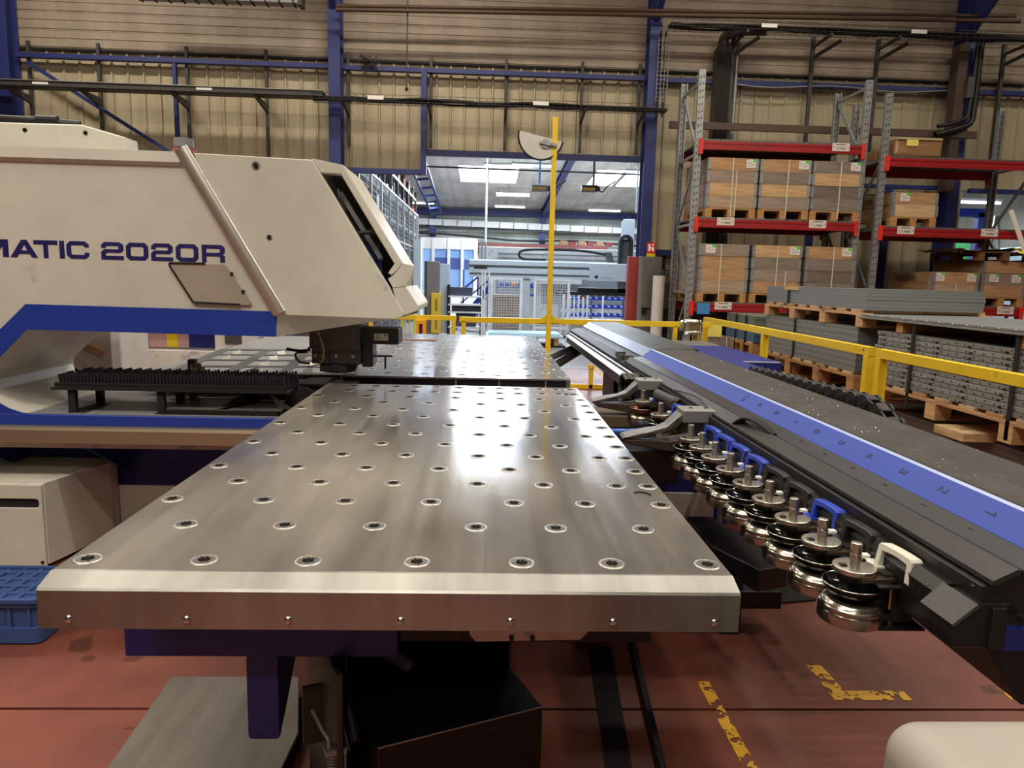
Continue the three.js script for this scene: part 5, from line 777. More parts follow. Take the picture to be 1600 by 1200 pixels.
// ================================================================ THE HALL BEHIND THE OPENING
{
  const cy0 = z => 4.65 + 0.0623 * (z + 34);                 // sloping underside of its roof
  const wall2 = structure('wall_far'); mesh('wall_shell', bx(-14, 14, 0, 5.2, -34.4, -34.2), M.farWall, wall2);
  const prof = [[0, 0], [-0.05, 0.02], [-0.05, 0.08], [0, 0.1], [0, 0.37], [-0.06, 0.37], [-0.06, 0]];
  const g = clean(extX(prof, -14, 14)); for (let k = 0; k < 13; k++) share('liner_tray', g, M.farWall, wall2, 0, k * 0.37, -34.14);
  const ceil2 = structure('ceiling_far');
  const SK = [[-1.0, 0.02, -27.9, -25.1], [0.06, 1.12, -27.9, -25.1], [3.75, 4.75, -27.9, -25.1], [4.85, 5.9, -27.9, -25.1]];
  const slope = Math.atan(0.0623), sl = (x0, x1, z0, z1) => poly([[x0, cy0(z0), z0], [x1, cy0(z0), z0], [x1, cy0(z1), z1], [x0, cy0(z1), z1], [x0, cy0(z0) + 0.12, z0], [x1, cy0(z0) + 0.12, z0], [x1, cy0(z1) + 0.12, z1], [x0, cy0(z1) + 0.12, z1]], [[0, 3, 2, 1].reverse(), [4, 5, 6, 7].reverse(), [0, 1, 5, 4], [2, 3, 7, 6], [0, 4, 7, 3], [1, 2, 6, 5]]);
  const strip = (x0, x1, z0, z1) => { const n = Math.max(1, Math.round((z1 - z0) / 1.0)), w = (z1 - z0) / n; for (let i = 0; i < n; i++) mesh('roof_panel', sl(x0, x1, z0 + i * w + 0.008, z0 + (i + 1) * w - 0.008), M.farCeil, ceil2); };
  strip(-14, 14, -34.2, -27.9); strip(-14, 14, -25.1, -13.5); strip(-14, -1.0, -27.9, -25.1); strip(1.12, 3.75, -27.9, -25.1); strip(5.9, 14, -27.9, -25.1);
  mesh('roof_backing', [poly([[-14, cy0(-34.2) + 0.13, -34.2], [14, cy0(-34.2) + 0.13, -34.2], [14, cy0(-13.5) + 0.13, -13.5], [-14, cy0(-13.5) + 0.13, -13.5], [-14, cy0(-34.2) + 0.3, -34.2], [14, cy0(-34.2) + 0.3, -34.2], [14, cy0(-13.5) + 0.3, -13.5], [-14, cy0(-13.5) + 0.3, -13.5]], [[0, 1, 2, 3].reverse(), [4, 5, 6, 7].reverse(), [0, 1, 5, 4], [2, 3, 7, 6]])], M.farCeil, ceil2);
  const day = glow(SKYL.color, 5);
  SK.forEach(([x0, x1, z0, z1], i) => {
    const w = structure('window_' + (i + 1)); const xm = (x0 + x1) / 2, zm = (z0 + z1) / 2;
    const n = 4, h = (z1 - z0) / n; for (let k = 0; k < n; k++) { const za = z0 + k * h + 0.02, zb = z0 + (k + 1) * h - 0.02; mesh('pane', poly([[x0 + 0.02, cy0(za) + 0.05, za], [x1 - 0.02, cy0(za) + 0.05, za], [x1 - 0.02, cy0(zb) + 0.05, zb], [x0 + 0.02, cy0(zb) + 0.05, zb], [x0 + 0.02, cy0(za) + 0.08, za], [x1 - 0.02, cy0(za) + 0.08, za], [x1 - 0.02, cy0(zb) + 0.08, zb], [x0 + 0.02, cy0(zb) + 0.08, zb]], [[0, 1, 2, 3].reverse(), [4, 5, 6, 7].reverse(), [0, 1, 5, 4], [2, 3, 7, 6], [0, 4, 7, 3], [1, 2, 6, 5]]), day, w); }
    mesh('frame', [sl(x0 - 0.03, x0 + 0.02, z0, z1), sl(x1 - 0.02, x1 + 0.03, z0, z1)], M.white, w);
    const L = new THREE.RectAreaLight(SKYL.color, SKYL.k, x1 - x0 - 0.1, z1 - z0 - 0.1); L.position.set(xm, cy0(zm) + 0.0, zm); L.lookAt(xm, 0, zm + 0.3); scene.add(L);
  });
  // frame of that hall
  for (const [x, l] of [[-2.45, 'blue far column left of the white enclosure, under the dark eaves beam'], [2.62, 'blue far column standing behind the gantry, beside the yellow pole']]) { const c = thing('column', l, 'column', [x, 0, -33.85]); mesh('flange', [bx(-0.13, 0.13, 0, 4.6, 0.13, 0.15), bx(-0.13, 0.13, 0, 4.6, -0.15, -0.13)], M.steelBlue, c); mesh('web', bx(-0.01, 0.01, 0, 4.6, -0.13, 0.13), M.steelBlue, c); }
  tag(mesh('eaves_beam', bx(-14, 14, 4.3, 4.55, -33.95, -33.8), M.steelBlue), 'dark blue beam along the foot of the far roof', 'beam');
  for (const [x, l] of [[2.62, 'blue sloping rafter under the far roof, behind the yellow pole']]) { const t = thing('roof_rafter', l, 'rafter', [0, 0, 0]); mesh('flange', [bar([x, cy0(-33.8) - 0.35, -33.8], [x, cy0(-14) - 0.12, -14], 0.02, 0.2, Math.PI / 2), bar([x, cy0(-33.8) - 0.05, -33.8], [x, cy0(-14) - 0.04, -14], 0.02, 0.2, Math.PI / 2)], M.steelBlue, t); mesh('web', bar([x, cy0(-33.8) - 0.2, -33.8], [x, cy0(-14) - 0.08, -14], 0.012, 0.2), M.steelBlue, t); }
  { const t = thing('roof_ladder', 'dark ladder-like truss under the far roof at the left of the opening', 'truss', [0, 0, 0]); const a = [-2.2, 4.8, -19], b = [-2.45, 4.25, -33]; each('rail', [bar(a, b, 0.08, 0.08), bar([-1.75, 4.85, -19], [-2.0, 4.3, -33], 0.08, 0.08)], M.steelBlue, t); for (let i = 0; i < 9; i++) { const k = i / 8; mesh('rung', bar([-2.2 - 0.25 * k, 4.8 - 0.55 * k, -19 - 14 * k], [-1.75 - 0.25 * k, 4.85 - 0.55 * k, -19 - 14 * k], 0.07, 0.05), M.steelBlue, t); } }
  { const t = thing('wall_duct', 'long white segmented duct along the far wall', 'duct', [0, 3.86, -33.7]); const seg = clean(rb(-0.31, 0.31, -0.14, 0.14, -0.1, 0.1, 0.01, 1)); for (let i = 0; i < 17; i++) share('segment', seg, M.white, t, -3.6 + i * 0.65, 0.1 - i * 0.012, 0); mesh('support_rail', [bx(-4, 7.4, -0.24, -0.2, -0.1, 0.1)], M.greyDark, t); }
  tag(mesh('black_cable', tube([[-4, 3.45, -33.5], [-2, 3.4, -33.5], [0, 3.28, -33.5], [1.2, 3.2, -33.5], [2.4, 3.2, -33.5], [4, 3.25, -33.5], [7, 3.1, -33.5]], 0.05, 50, 6), M.black), 'thick black cable sagging along the far wall below the white duct', 'cable');
  tag(mesh('red_shelf', [bx(-0.5, 5.6, 2.82, 3.05, -34.12, -33.2)], std(0x6e3a34, 0.7)), 'long reddish shelf front on the far wall behind the gantry', 'shelf');
  for (let i = 0; i < 6; i++) tag(mesh('shelf_box', rb(3.4 + i * 0.42, 3.72 + i * 0.42, 3.05, 3.25 - 0.05 * (i % 2), -33.6, -33.3, 0.01, 1), i % 2 ? std(0x7c2622, 0.7) : std(0x8a6a48, 0.7)), (i % 2 ? 'red' : 'brown') + ' box, ' + ['first', 'second', 'third', 'fourth', 'fifth', 'sixth'][i] + ' from the yellow pole on the reddish far shelf', 'box', i % 2 ? 'red boxes on the far shelf' : 'brown boxes on the far shelf');
  // tube lamps
  const tubeM = glow(FAR.color, 7);
  const lamp = (x0, x1, y, z, l) => { const t = thing('tube_lamp', l, 'lamp', [(x0 + x1) / 2, y, z]); const w = (x1 - x0) / 2; mesh('housing', rb(-w, w, 0.03, 0.09, -0.08, 0.08, 0.006, 1), M.white, t); mesh('tube', rod([-w + 0.02, 0, 0], [w - 0.02, 0, 0], 0.03, 10), tubeM, t); each('hanger', [rod([-w * 0.7, 0.09, 0], [-w * 0.7, cy0(z) - y + 0.03, 0], 0.006, 5), rod([w * 0.7, 0.09, 0], [w * 0.7, cy0(z) - y + 0.03, 0], 0.006, 5)], M.zinc, t); const L = new THREE.RectAreaLight(FAR.color, FAR.k, x1 - x0, 0.14); L.position.set((x0 + x1) / 2, y - 0.04, z); L.lookAt((x0 + x1) / 2, y - 2, z); scene.add(L); };
  lamp(-0.1, 1.45, 4.98, -23.4, 'glowing tube lamp just left of the mirror, the highest of the left group'); lamp(0.75, 2.1, 4.9, -22.6, 'glowing tube lamp running behind the yellow pole'); lamp(0.37, 1.68, 4.66, -28.6, 'glowing tube lamp below the left roof lights'); lamp(0.36, 1.67, 4.5, -31.5, 'glowing tube lamp nearest the far wall, left of the yellow pole'); lamp(4.43, 5.85, 4.48, -31.8, 'glowing tube lamp nearest the far wall, right of the yellow pole'); lamp(-3.16, -2.2, 4.52, -31.2, 'glowing tube lamp above the far left racks'); lamp(4.43, 5.7, 4.95, -23.6, 'glowing tube lamp at the right end of the opening, by the roof lights'); lamp(-7.5, -5.8, 4.6, -22, 'tube lamp above the tall storage racks'); lamp(9.6, 11.2, 4.6, -22, 'tube lamp beyond the loaded rack wall'); lamp(11.7, 12.9, 3.66, -18, 'glowing tube lamp seen through the opening at the far right'); lamp(-0.6, 0.8, 4.9, -17.5, 'tube lamp close behind the wide opening'); lamp(3.0, 4.4, 4.9, -17.5, 'tube lamp over the gantry mast'); lamp(-0.9, 0.6, 5.3, -14.7, 'unseen tube lamp added just inside the opening, left of the pole'); lamp(1.5, 3.0, 5.3, -14.7, 'unseen tube lamp added just inside the opening, right of the pole'); lamp(8.5, 10, 5.2, -15.5, 'unseen tube lamp added just inside the far right opening');  // last three tubes are out of sight, added to light the gantry from the front
  for (const [x0, x1, y, z, l] of [[-2.3, 6, 4.55, -21, 'thin grey conduit hung across the far roof']]) tag(mesh('conduit', rod([x0, y, z], [x1, y - 0.05, z], 0.025, 8), M.zincDark), l, 'pipe');
  tag(mesh('support_wire', rod([0.0, 1.6, -19], [0.0, 5.62, -19], 0.03, 8), M.white), 'thin white drop pipe left of the gantry', 'pipe'); tag(mesh('support_wire', rod([4.0, 3.3, -19.5], [4.0, 5.58, -19.5], 0.025, 8), M.zinc), 'thin grey drop pipe above the middle of the gantry', 'pipe');
  // hanging units
  for (const [x, y, l, m] of [[1.0, 3.2, 'pale hanging unit on a blue rod beside the yellow pole', M.greyPaint], [1.95, 3.22, 'black hanging unit on a dark rod right of the yellow pole', M.black]]) { const t = thing('hanging_unit', l, 'unit', [x, y, -14]); mesh('body', rb(-0.15, 0.15, -0.06, 0.05, -0.12, 0.12, 0.01, 1), m, t); mesh('face', bx(-0.13, 0.1, -0.05, 0.0, 0.12, 0.125), M.brass, t); mesh('side_cap', rb(0.15, 0.2, -0.05, 0.04, -0.08, 0.08, 0.01, 1), M.black, t); mesh('rod', rod([x > 1.5 ? 0.08 : 0, 0.05, 0], [x > 1.5 ? 0.08 : 0, 2.74, 0], 0.02, 8), x > 1.5 ? M.black : std(0x4a86c8, 0.4), t); mesh('cable', tube([[0.15, 0, 0], [0.25, -0.06, 0], [0.34, 0.04, 0], [0.5, 0.15, 0]], 0.012, 14, 5), M.blackMatt, t); }
  // loading gantry
  {
    const lg = std(0xb9bfc2, 0.45, 0.2), dg = std(0x84898c, 0.45, 0.3);
    const t = thing('loading_gantry', 'pale grey loading gantry with a long grooved beam and a boxed carriage', 'gantry', [0, 0, -18]);
    mesh('beam', extX([[0.2, 1.5], [0.2, 1.54], [0.16, 1.55], [0.16, 1.6], [0.2, 1.61], [0.2, 1.72], [0.14, 1.74], [0.14, 1.79], [0.2, 1.8], [0.2, 1.9], [0.15, 1.93], [-0.2, 1.93], [-0.2, 1.5]].reverse(), -0.39, 4.4), lg, t);
    mesh('groove_shade', [bx(-0.38, 4.4, 1.555, 1.6, 0.155, 0.165), bx(-0.38, 4.4, 1.745, 1.785, 0.135, 0.145)], dg, t); mesh('end_plate', bx(-0.28, 0.05, 1.7, 1.76, 0.2, 0.206), M.black, t);
    const c = mesh('carriage_cover', rb(2.56, 3.64, 1.47, 1.9, 0.2, 0.42, 0.012, 2), lg, t); mesh('logo_square', bx(2.67, 2.75, 1.535, 1.61, 0.42, 0.424), M.blue, c);
    const sm1 = canvasMat(256, 40, (g, w, h) => { g.fillStyle = '#b9bfc2'; g.fillRect(0, 0, w, h); g.fillStyle = '#20242c'; g.font = 'bold 34px sans-serif'; g.fillText('SheetMaster', 4, 31); }); mesh('lettering', plate(0.36, 0.05, 0.003).translate(2.98, 1.555, 0.42), sm1, c);
    mesh('mast', [rb(3.4, 3.66, 1.9, 3.0, -0.1, 0.1, 0.01, 1), bx(3.36, 3.4, 1.9, 2.95, -0.08, 0.08)], lg, t);
    mesh('mast_chain', [(() => { const s = new THREE.Shape(); s.moveTo(3.26, 1.9); s.lineTo(3.26, 2.44); s.absarc(3.43, 2.44, 0.17, Math.PI, 0, true); s.lineTo(3.6, 1.9); s.lineTo(3.53, 1.9); s.lineTo(3.53, 2.44); s.absarc(3.43, 2.44, 0.1, 0, Math.PI, false); s.lineTo(3.33, 1.9); s.closePath(); return ext(s, 0.12, 0.3, 0, 16); })()], M.blackMatt, t); mesh('mast_core', bx(3.33, 3.53, 1.9, 2.5, 0.13, 0.2), M.greyDark, t);
    mesh('energy_chain', tube([[1.5, 1.96, 0], [0.95, 1.97, 0], [0.84, 2.03, 0], [0.84, 2.12, 0], [0.95, 2.18, 0], [1.6, 2.215, 0], [2.3, 2.21, 0], [2.9, 2.14, 0], [3.1, 2.1, 0]], 0.035, 70, 6), M.blackMatt, t);
    mesh('chain_bracket', ext([[2.96, 2.18], [3.12, 2.18], [3.2, 1.93], [3.02, 1.93]].reverse(), -0.06, 0.06), M.greyDark, t);
    each('leg', [rb(0.86, 1.12, 0, 1.5, -0.15, 0.15, 0.01, 1)], lg, t); mesh('leg', rb(4.1, 4.4, 0, 1.5, -0.15, 0.15, 0.01, 1), lg, t); each('lamp_post', [bx(-0.12, -0.06, 1.93, 2.35, 0, 0.06), bx(-0.03, 0.02, 1.93, 2.35, 0, 0.06)], dg, t);
    mesh('suction_frame', [bx(1.95, 3.9, 1.12, 1.2, -0.1, 0.3), bx(1.8, 2.0, 1.2, 1.24, 0, 0.2), bx(2.3, 4.0, 1.2, 1.3, -0.05, 0.2), bx(1.75, 1.85, 1.1, 1.17, 0.05, 0.1)], M.black, t); const cups = []; for (let i = 0; i < 9; i++) cups.push(cy(0.03, 0.05, 2.05 + i * 0.2, 1.07, 0.2, 8)); mesh('suction_cup', cups, M.zinc, t, { kind: 'stuff' });
    mesh('lifting_post', bx(3.3, 3.6, 1.2, 1.47, 0, 0.2), dg, t);
  }
  // machine bodies and screens behind the gantry
  { const t = thing('white_machine', 'long white panelled machine body behind the gantry beam', 'machine', [0, 0, -23.5]); mesh('body', rb(-0.2, 5.0, 0, 2.45, -0.6, 0.6, 0.02, 1), M.white, t); for (let i = 0; i < 3; i++) mesh('trim_line', bx(0.4, 5.0, 1.95 + i * 0.14, 1.99 + i * 0.14, 0.6, 0.62), M.greyPaint, t); mesh('blue_window', bx(3.7, 5.0, 1.9, 2.05, 0.6, 0.62), std(0x6f9fd8, 0.3), t); mesh('lower_panel', bx(1.8, 5.0, 0.7, 1.5, 0.6, 0.62), dgrey(), t); }
  function dgrey() { return std(0x8c9094, 0.5); }
  { const t = thing('white_cabin', 'white glazed cabin with a deep fascia at the left of the opening', 'cabin', [0, 0, -26]);
    mesh('fascia', [bx(-2.2, -0.84, 2.45, 2.84, 0, 0.1), bx(-0.8, -0.36, 2.45, 2.84, 0, 0.1)], M.white, t); each('post', [-2.25, -1.85, -1.3, -0.82, -0.36].map(x => bx(x - 0.05, x + 0.05, 0, 2.84, -0.02, 0.12)), M.white, t); mesh('sill', bx(-2.2, -0.36, 0.9, 1.0, 0, 0.1), M.white, t);
    for (const [x0, x1] of [[-2.2, -1.9], [-1.8, -1.35], [-1.25, -0.87], [-0.77, -0.41]]) mesh('pane', bx(x0, x1, 1.0, 2.45, 0.03, 0.04), M.cabinGlass || (M.cabinGlass = std(0x8fb4e4, 0.1, 0.2)), t); mesh('dark_band', [bx(-1.8, -0.9, 1.75, 2.15, 0.045, 0.05), bx(-0.75, -0.42, 1.75, 2.1, 0.045, 0.05)], std(0x3e4c80, 0.5), t); mesh('back', bx(-2.3, -0.3, 0, 2.84, -1.6, -1.5), M.white, t); }
  { const t = thing('sensor_column', 'brown and grey upright column with a yellow lower half, left in the opening', 'column', [0, 0, -17.9]); mesh('brown_side', rb(-1.42, -1.12, 0, 1.85, -0.1, 0.1, 0.01, 1), std(0x7b7069, 0.5), t); mesh('dark_edge', bx(-1.48, -1.42, 0, 1.85, -0.1, 0.1), M.greyDark, t); mesh('grey_side', rb(-1.1, -0.86, 0.1, 1.8, -0.1, 0.1, 0.01, 1), std(0xb4babd, 0.5), t); const y = mesh('yellow_cover', rb(-1.3, -1.05, 0.1, 1.08, 0.1, 0.24, 0.01, 1), std(0xd8b038, 0.5), t); for (const [a, b] of [[0.2, 0.5], [0.66, 0.95]]) mesh('cover_slot', bx(-1.2, -1.15, a, b, 0.24, 0.244), std(0x8a6f20, 0.6), y); }
  { const t = thing('dark_shelving', 'dark shelving with pale shelf edges between the column and the blue stair', 'shelving', [0, 0, -17.6]); each('post', [-0.88, -0.08].map(x => bx(x - 0.03, x + 0.03, 0, 1.3, -0.5, 0)), M.black, t); for (const y of [0.25, 0.62, 0.8, 1.0]) mesh('shelf', bx(-0.88, -0.08, y, y + 0.035, -0.5, 0.02), M.white, t); mesh('load', [bx(-0.8, -0.1, 0.66, 0.78, -0.5, -0.1), bx(-0.85, -0.3, 1.03, 1.24, -0.5, -0.1), bx(-0.7, -0.2, 0.28, 0.6, -0.5, -0.1)], std(0x3a3f4c, 0.6), t); }
  { const t = thing('blue_stair', 'small blue stair with handrails leading up behind the dark shelving', 'stair', [0, 0, -20.5]); for (let i = 0; i < 6; i++) mesh('step', bx(-0.7 + i * 0.14, -0.5 + i * 0.14, 0.2 + i * 0.17, 0.24 + i * 0.17, -0.4, 0), M.blue, t); each('handrail', [bar([-0.85, 0.95, 0], [0.1, 1.75, 0], 0.05, 0.05), bar([-0.85, 0.6, 0], [0.1, 1.4, 0], 0.04, 0.04)], M.blue, t); mesh('stringer', bar([-0.8, 0.1, 0], [0.2, 1.3, 0], 0.14, 0.03), M.blue, t); mesh('foot', bx(-0.86, -0.76, 0, 0.16, -0.05, 0.05), M.blue, t); each('post', [-0.6, -0.2, 0.1].map(x => bx(x - 0.02, x + 0.02, 0.2, 1.7, -0.02, 0.02)), M.blue, t); }
  // pallet behind wire screens, screens, bins
  { const t = thing('brown_load', 'brown cardboard-covered pallet load behind the wire screen', 'load', [0, 0, -17.3]); mesh('load', rb(0.2, 0.84, 0.12, 1.1, -0.4, 0, 0.02, 1), std(0x8a745e, 0.7), t); mesh('base', bx(0.2, 0.84, 0, 0.12, -0.4, 0), M.palletWood, t);
    const sc = (name, x0, x1, y0, y1, z, l, p) => { const t = thing(name, l, 'screen', [0, 0, z]); each('post', [bx(x0 - 0.03, x0 + 0.03, 0, y1, -0.03, 0.03), bx(x1 - 0.03, x1 + 0.03, 0, y1, -0.03, 0.03)], M.white, t); each('rail', [bx(x0, x1, y1 - 0.05, y1, -0.02, 0.02), bx(x0, x1, y0, y0 + 0.05, -0.02, 0.02)], M.white, t); const g = []; for (let x = x0 + p; x < x1; x += p) g.push(bx(x - 0.004, x + 0.004, y0, y1, -0.004, 0.004)); for (let y = y0 + p; y < y1; y += p) g.push(bx(x0, x1, y - 0.004, y + 0.004, -0.004, 0.004)); mesh('wire', g, M.white, t, { kind: 'stuff' }); };
    sc('wire_screen', 0.16, 0.86, 0.1, 1.5, -17.0, 'white wire screen in front of the brown pallet load', 0.06); sc('wire_screen', 1.2, 2.0, 0.3, 1.5, -17.2, 'white wire screen right of the gantry leg', 0.06);
    const u = thing('bar_screen', 'pale upright bars left of the brown pallet load', 'screen', [0, 0, -16.8]); for (const x of [-0.06, 0.0, 0.1]) mesh('bar', bx(x - 0.018, x + 0.018, 0.05, 1.65, -0.02, 0.02), M.white, u);
    const v = thing('bin_guard', 'pale upright bar guard in front of the blue bins', 'guard', [0, 0, -19.4]); each('rail', [bx(2.1, 4.2, 1.1, 1.16, -0.02, 0.02), bx(2.1, 4.2, 0.35, 0.45, -0.05, 0.05), bx(2.1, 2.14, 0, 1.1, -0.03, 0.03), bx(4.16, 4.2, 0, 1.1, -0.03, 0.03)], M.white, v); for (let i = 0; i < 11; i++) { const x = [2.15, 2.3, 2.42, 2.54, 2.66, 2.78, 3.2, 3.85, 3.97, 4.07, 4.16][i]; mesh('bar', bx(x - 0.02, x + 0.02, 0.4, 1.12, -0.02, 0.02), M.white, v); }
  }
  { const t = thing('bin_rack', 'shelf rack holding rows of small blue bins behind the pale bars', 'rack', [0, 0, -21]); for (const y of [0.42, 0.66, 0.9, 1.12]) mesh('shelf', bx(2.2, 4.1, y, y + 0.02, -0.3, 0.05), M.greyPaint, t); each('upright', [2.2, 3.15, 4.1].map(x => bx(x - 0.015, x + 0.015, 0, 1.2, -0.3, 0)), M.greyPaint, t);
    const bin = new THREE.Group(); mesh('tray', ext([[-0.075, 0], [0.075, 0], [0.085, 0.11], [0.07, 0.11], [0.062, 0.015], [-0.062, 0.015], [-0.07, 0.11], [-0.085, 0.11]], -0.2, 0), M.binBlue = std(0x1e35b0, 0.35), bin); mesh('front', ext([[-0.075, 0], [0.075, 0], [0.083, 0.09], [-0.083, 0.09]], -0.004, 0.004), M.binBlue, bin); mesh('label_tab', bx(-0.03, 0.03, 0.05, 0.075, 0.004, 0.007), M.paper, bin);
    const rows = ['lowest', 'middle', 'top']; for (let r = 0; r < 3; r++) for (let i = 0; i < 10; i++) { if (r === 2 && (i === 0 || i === 3)) continue; const c = bin.clone(); c.name = numbered('storage_bin'); c.position.set(2.34 + i * 0.185, [0.44, 0.68, 0.92][r], -20.95); c.userData = { label: 'small blue bin, ' + ['leftmost', 'second', 'third', 'fourth', 'fifth', 'sixth', 'seventh', 'eighth', 'ninth', 'last'][i] + ' on the ' + rows[r] + ' shelf behind the bars', category: 'bin', group: 'blue bins on the ' + rows[r] + ' shelf' }; scene.add(c); }
    tag(tr(mesh('parts_box', rb(-0.08, 0.08, 0, 0.13, -0.2, 0, 0.008, 1), M.red), 2.34, 0.92, -20.95), 'small red box at the left end of the top bin shelf', 'box'); tag(tr(mesh('parts_box', rb(-0.08, 0.08, 0, 0.12, -0.2, 0, 0.008, 1), std(0x7a4a34, 0.6)), 2.9, 0.92, -20.95), 'small brown box among the blue bins of the top shelf', 'box'); }
  { const t = thing('blue_workbench', 'bench with blue rails and hanging blue parts behind the wire screen', 'bench', [0, 0, -22.3]); each('rail', [bx(0.35, 1.6, 0.95, 1.02, 0, 0.1), bx(0.35, 1.6, 1.2, 1.25, 0, 0.1), bx(0.35, 0.4, 0, 1.5, 0, 0.1), bx(1.55, 1.6, 0, 1.5, 0, 0.1)], M.blueMid, t); for (let i = 0; i < 6; i++) mesh('part', rb(0.45 + i * 0.18, 0.57 + i * 0.18, 1.25, 1.36, 0, 0.12, 0.02, 2), i === 2 ? M.orange : M.blueMid, t); mesh('louvred_board', bx(0.4, 3.0, 1.35, 1.7, -0.1, -0.05), M.white, t); }
  { const t = thing('low_platform', 'low platform of pale blue sheets on wooden blocks before the gantry', 'platform', [0, 0, -15.7]); mesh('sheet', [bx(0.05, 1.75, 0.2, 0.25, -1.0, 0), bx(0.1, 1.7, 0.25, 0.29, -1.0, -0.1)], std(0xb8ccd0, 0.4, 0.2), t); for (const x of [0.1, 0.5, 1.1, 1.55]) mesh('block', rb(x, x + 0.1, 0.03, 0.2, -0.9, -0.02, 0.005, 1), M.palletWood, t); mesh('skid', bx(0.0, 1.8, 0, 0.04, -1.0, 0), M.black, t); }
  { const t = thing('white_base_cabinet', 'plain white base cabinet under the bar guard, behind the beam', 'cabinet', [0, 0, -18.6]); mesh('body', rb(2.0, 4.1, 0.05, 0.4, -0.4, 0.1, 0.01, 1), M.white, t); mesh('foot', bx(2.1, 4.0, 0, 0.05, -0.3, 0.05), M.black, t); }
  // tall storage racks at the left, seen at a glancing angle
  { const t = thing('storage_rack', 'tall grey storage racks full of small goods, running away at the left of the opening', 'rack', [0, 0, 0]); const X0 = -3.5, X1 = -2.5;
    for (let i = 0; i < 10; i++) { const z = -14.0 - i * 1.35; mesh('post', bx(X1 - 0.05, X1 + 0.03, 0, 4.4, z - 0.035, z + 0.035), M.zincDark, t); mesh('post', bx(X0 - 0.03, X0 + 0.05, 0, 4.4, z - 0.035, z + 0.035), M.zincDark, t); }
    for (let k = 0; k < 7; k++) { const y = 0.5 + k * 0.6; for (let i = 0; i < 9; i++) { const z = -14.0 - i * 1.35; mesh('shelf', bx(X0, X1, y, y + 0.04, z - 1.33, z - 0.02), M.greyPaint, t); mesh('shelf_lip', bx(X1, X1 + 0.025, y - 0.02, y + 0.06, z - 1.32, z - 0.03), k === 5 ? M.white : M.zinc, t); } }
    const ORD = ['first', 'second', 'third', 'fourth', 'fifth', 'sixth', 'seventh', 'eighth', 'ninth']; const r = rng(21), tones = [M.greyDark, M.zincDark, M.woods[2], M.black, M.white, M.redBright, M.woods[5], M.steelBlue];
    for (let k = 0; k < 7; k++) for (let i = 0; i < 9; i++) for (let j = 0; j < 3; j++) { if (r() < 0.12) continue; const z = -14.15 - i * 1.35 - j * 0.42, y = 0.54 + k * 0.6, h = 0.15 + r() * 0.36, w = 0.22 + r() * 0.14, q = r(); const v = new THREE.Vector3(-2.55, y + h, z - w / 2).project(camera), px = 800 + 800 * v.x, py = 600 - 600 * v.y; if (px < 520 + (py - 257) * 0.5 || px < 520) continue; const tone = ['dark grey', 'grey', 'grey-brown', 'black', 'white', 'red', 'brown', 'blue'][Math.floor(q * 8)]; tag(mesh('stored_box', rb(-2.98 + r() * 0.15, -2.55, y, y + h, z - w, z, 0.008, 1), tones[Math.floor(q * 8)]), tone + ' goods box, ' + ORD[k] + ' shelf up, ' + ORD[i] + ' bay of the tall racks, ' + ['front', 'middle', 'rear'][j], 'box', 'goods boxes on the tall racks'); }
    const u = thing('mesh_fence', 'tall grey wire mesh fence in front of the storage racks', 'fence', [0, 0, 0]); for (let i = 0; i < 9; i++) mesh('post', bx(-2.43, -2.37, 0, 3.6, -13.9 - i * 1.5, -13.84 - i * 1.5), M.zinc, u); each('rail', [0.9, 2.4, 3.55].map(y => bx(-2.42, -2.38, y, y + 0.05, -25.9, -13.8)), M.zinc, u); const g = []; for (let z = -13.9; z > -25.9; z -= 0.12) g.push(bx(-2.403, -2.397, 0.1, 3.55, z - 0.003, z + 0.003)); for (let y = 0.15; y < 3.55; y += 0.12) g.push(bx(-2.403, -2.397, y - 0.003, y + 0.003, -25.9, -13.8)); mesh('wire', g, M.zinc, u, { kind: 'stuff' });
    tag(mesh('yellow_gate', [bx(-2.0, -1.95, 0, 1.1, -17.4, -17.35), bx(-1.7, -1.65, 0, 1.1, -17.4, -17.35), bx(-2.0, -1.65, 1.05, 1.1, -17.4, -17.35), bx(-1.9, -1.88, 0.1, 1.05, -17.4, -17.36), bx(-1.8, -1.78, 0.1, 1.05, -17.4, -17.36)], std(0xd9d13a, 0.5)), 'small yellow gate beside the nose of the cream machine', 'gate'); const c = thing('white_pillar', 'plain pale pillar left of the glazed cabin', 'pillar', [0, 0, -24]); mesh('body', rb(-2.35, -2.1, 0, 2.65, -0.2, 0.1, 0.01, 1), std(0xc9cfcc, 0.6), c); mesh('base_plate', bx(-2.4, -2.05, 0, 0.03, -0.25, 0.15), M.greyPaint, c); }
  // at the right jamb of the opening
  { tag(mesh('red_post', rb(2.5, 2.69, 0, 1.92, -12.78, -12.6, 0.01, 1), std(0xa23c36, 0.55, 0, { map: M.cream.map })), 'broad red guard post at the right jamb of the opening', 'post');
    const t = thing('fire_sign', 'small red and yellow fire sign on the blue column', 'sign', [2.9, 2.02, -12.68]); mesh('red_field', plate(0.15, 0.19, 0.006).translate(0, 0.06, 0), canvasMat(64, 80, (g, w, h) => { g.fillStyle = '#d8241c'; g.fillRect(0, 0, w, h); g.fillStyle = '#ffffff'; g.fillRect(10, 14, 14, 50); g.fillRect(36, 12, 16, 12); g.fillRect(36, 34, 16, 30); g.fillRect(28, 30, 6, 20); }), t); mesh('yellow_field', bx(-0.075, 0.075, -0.09, -0.035, 0, 0.005), M.yellow, t);
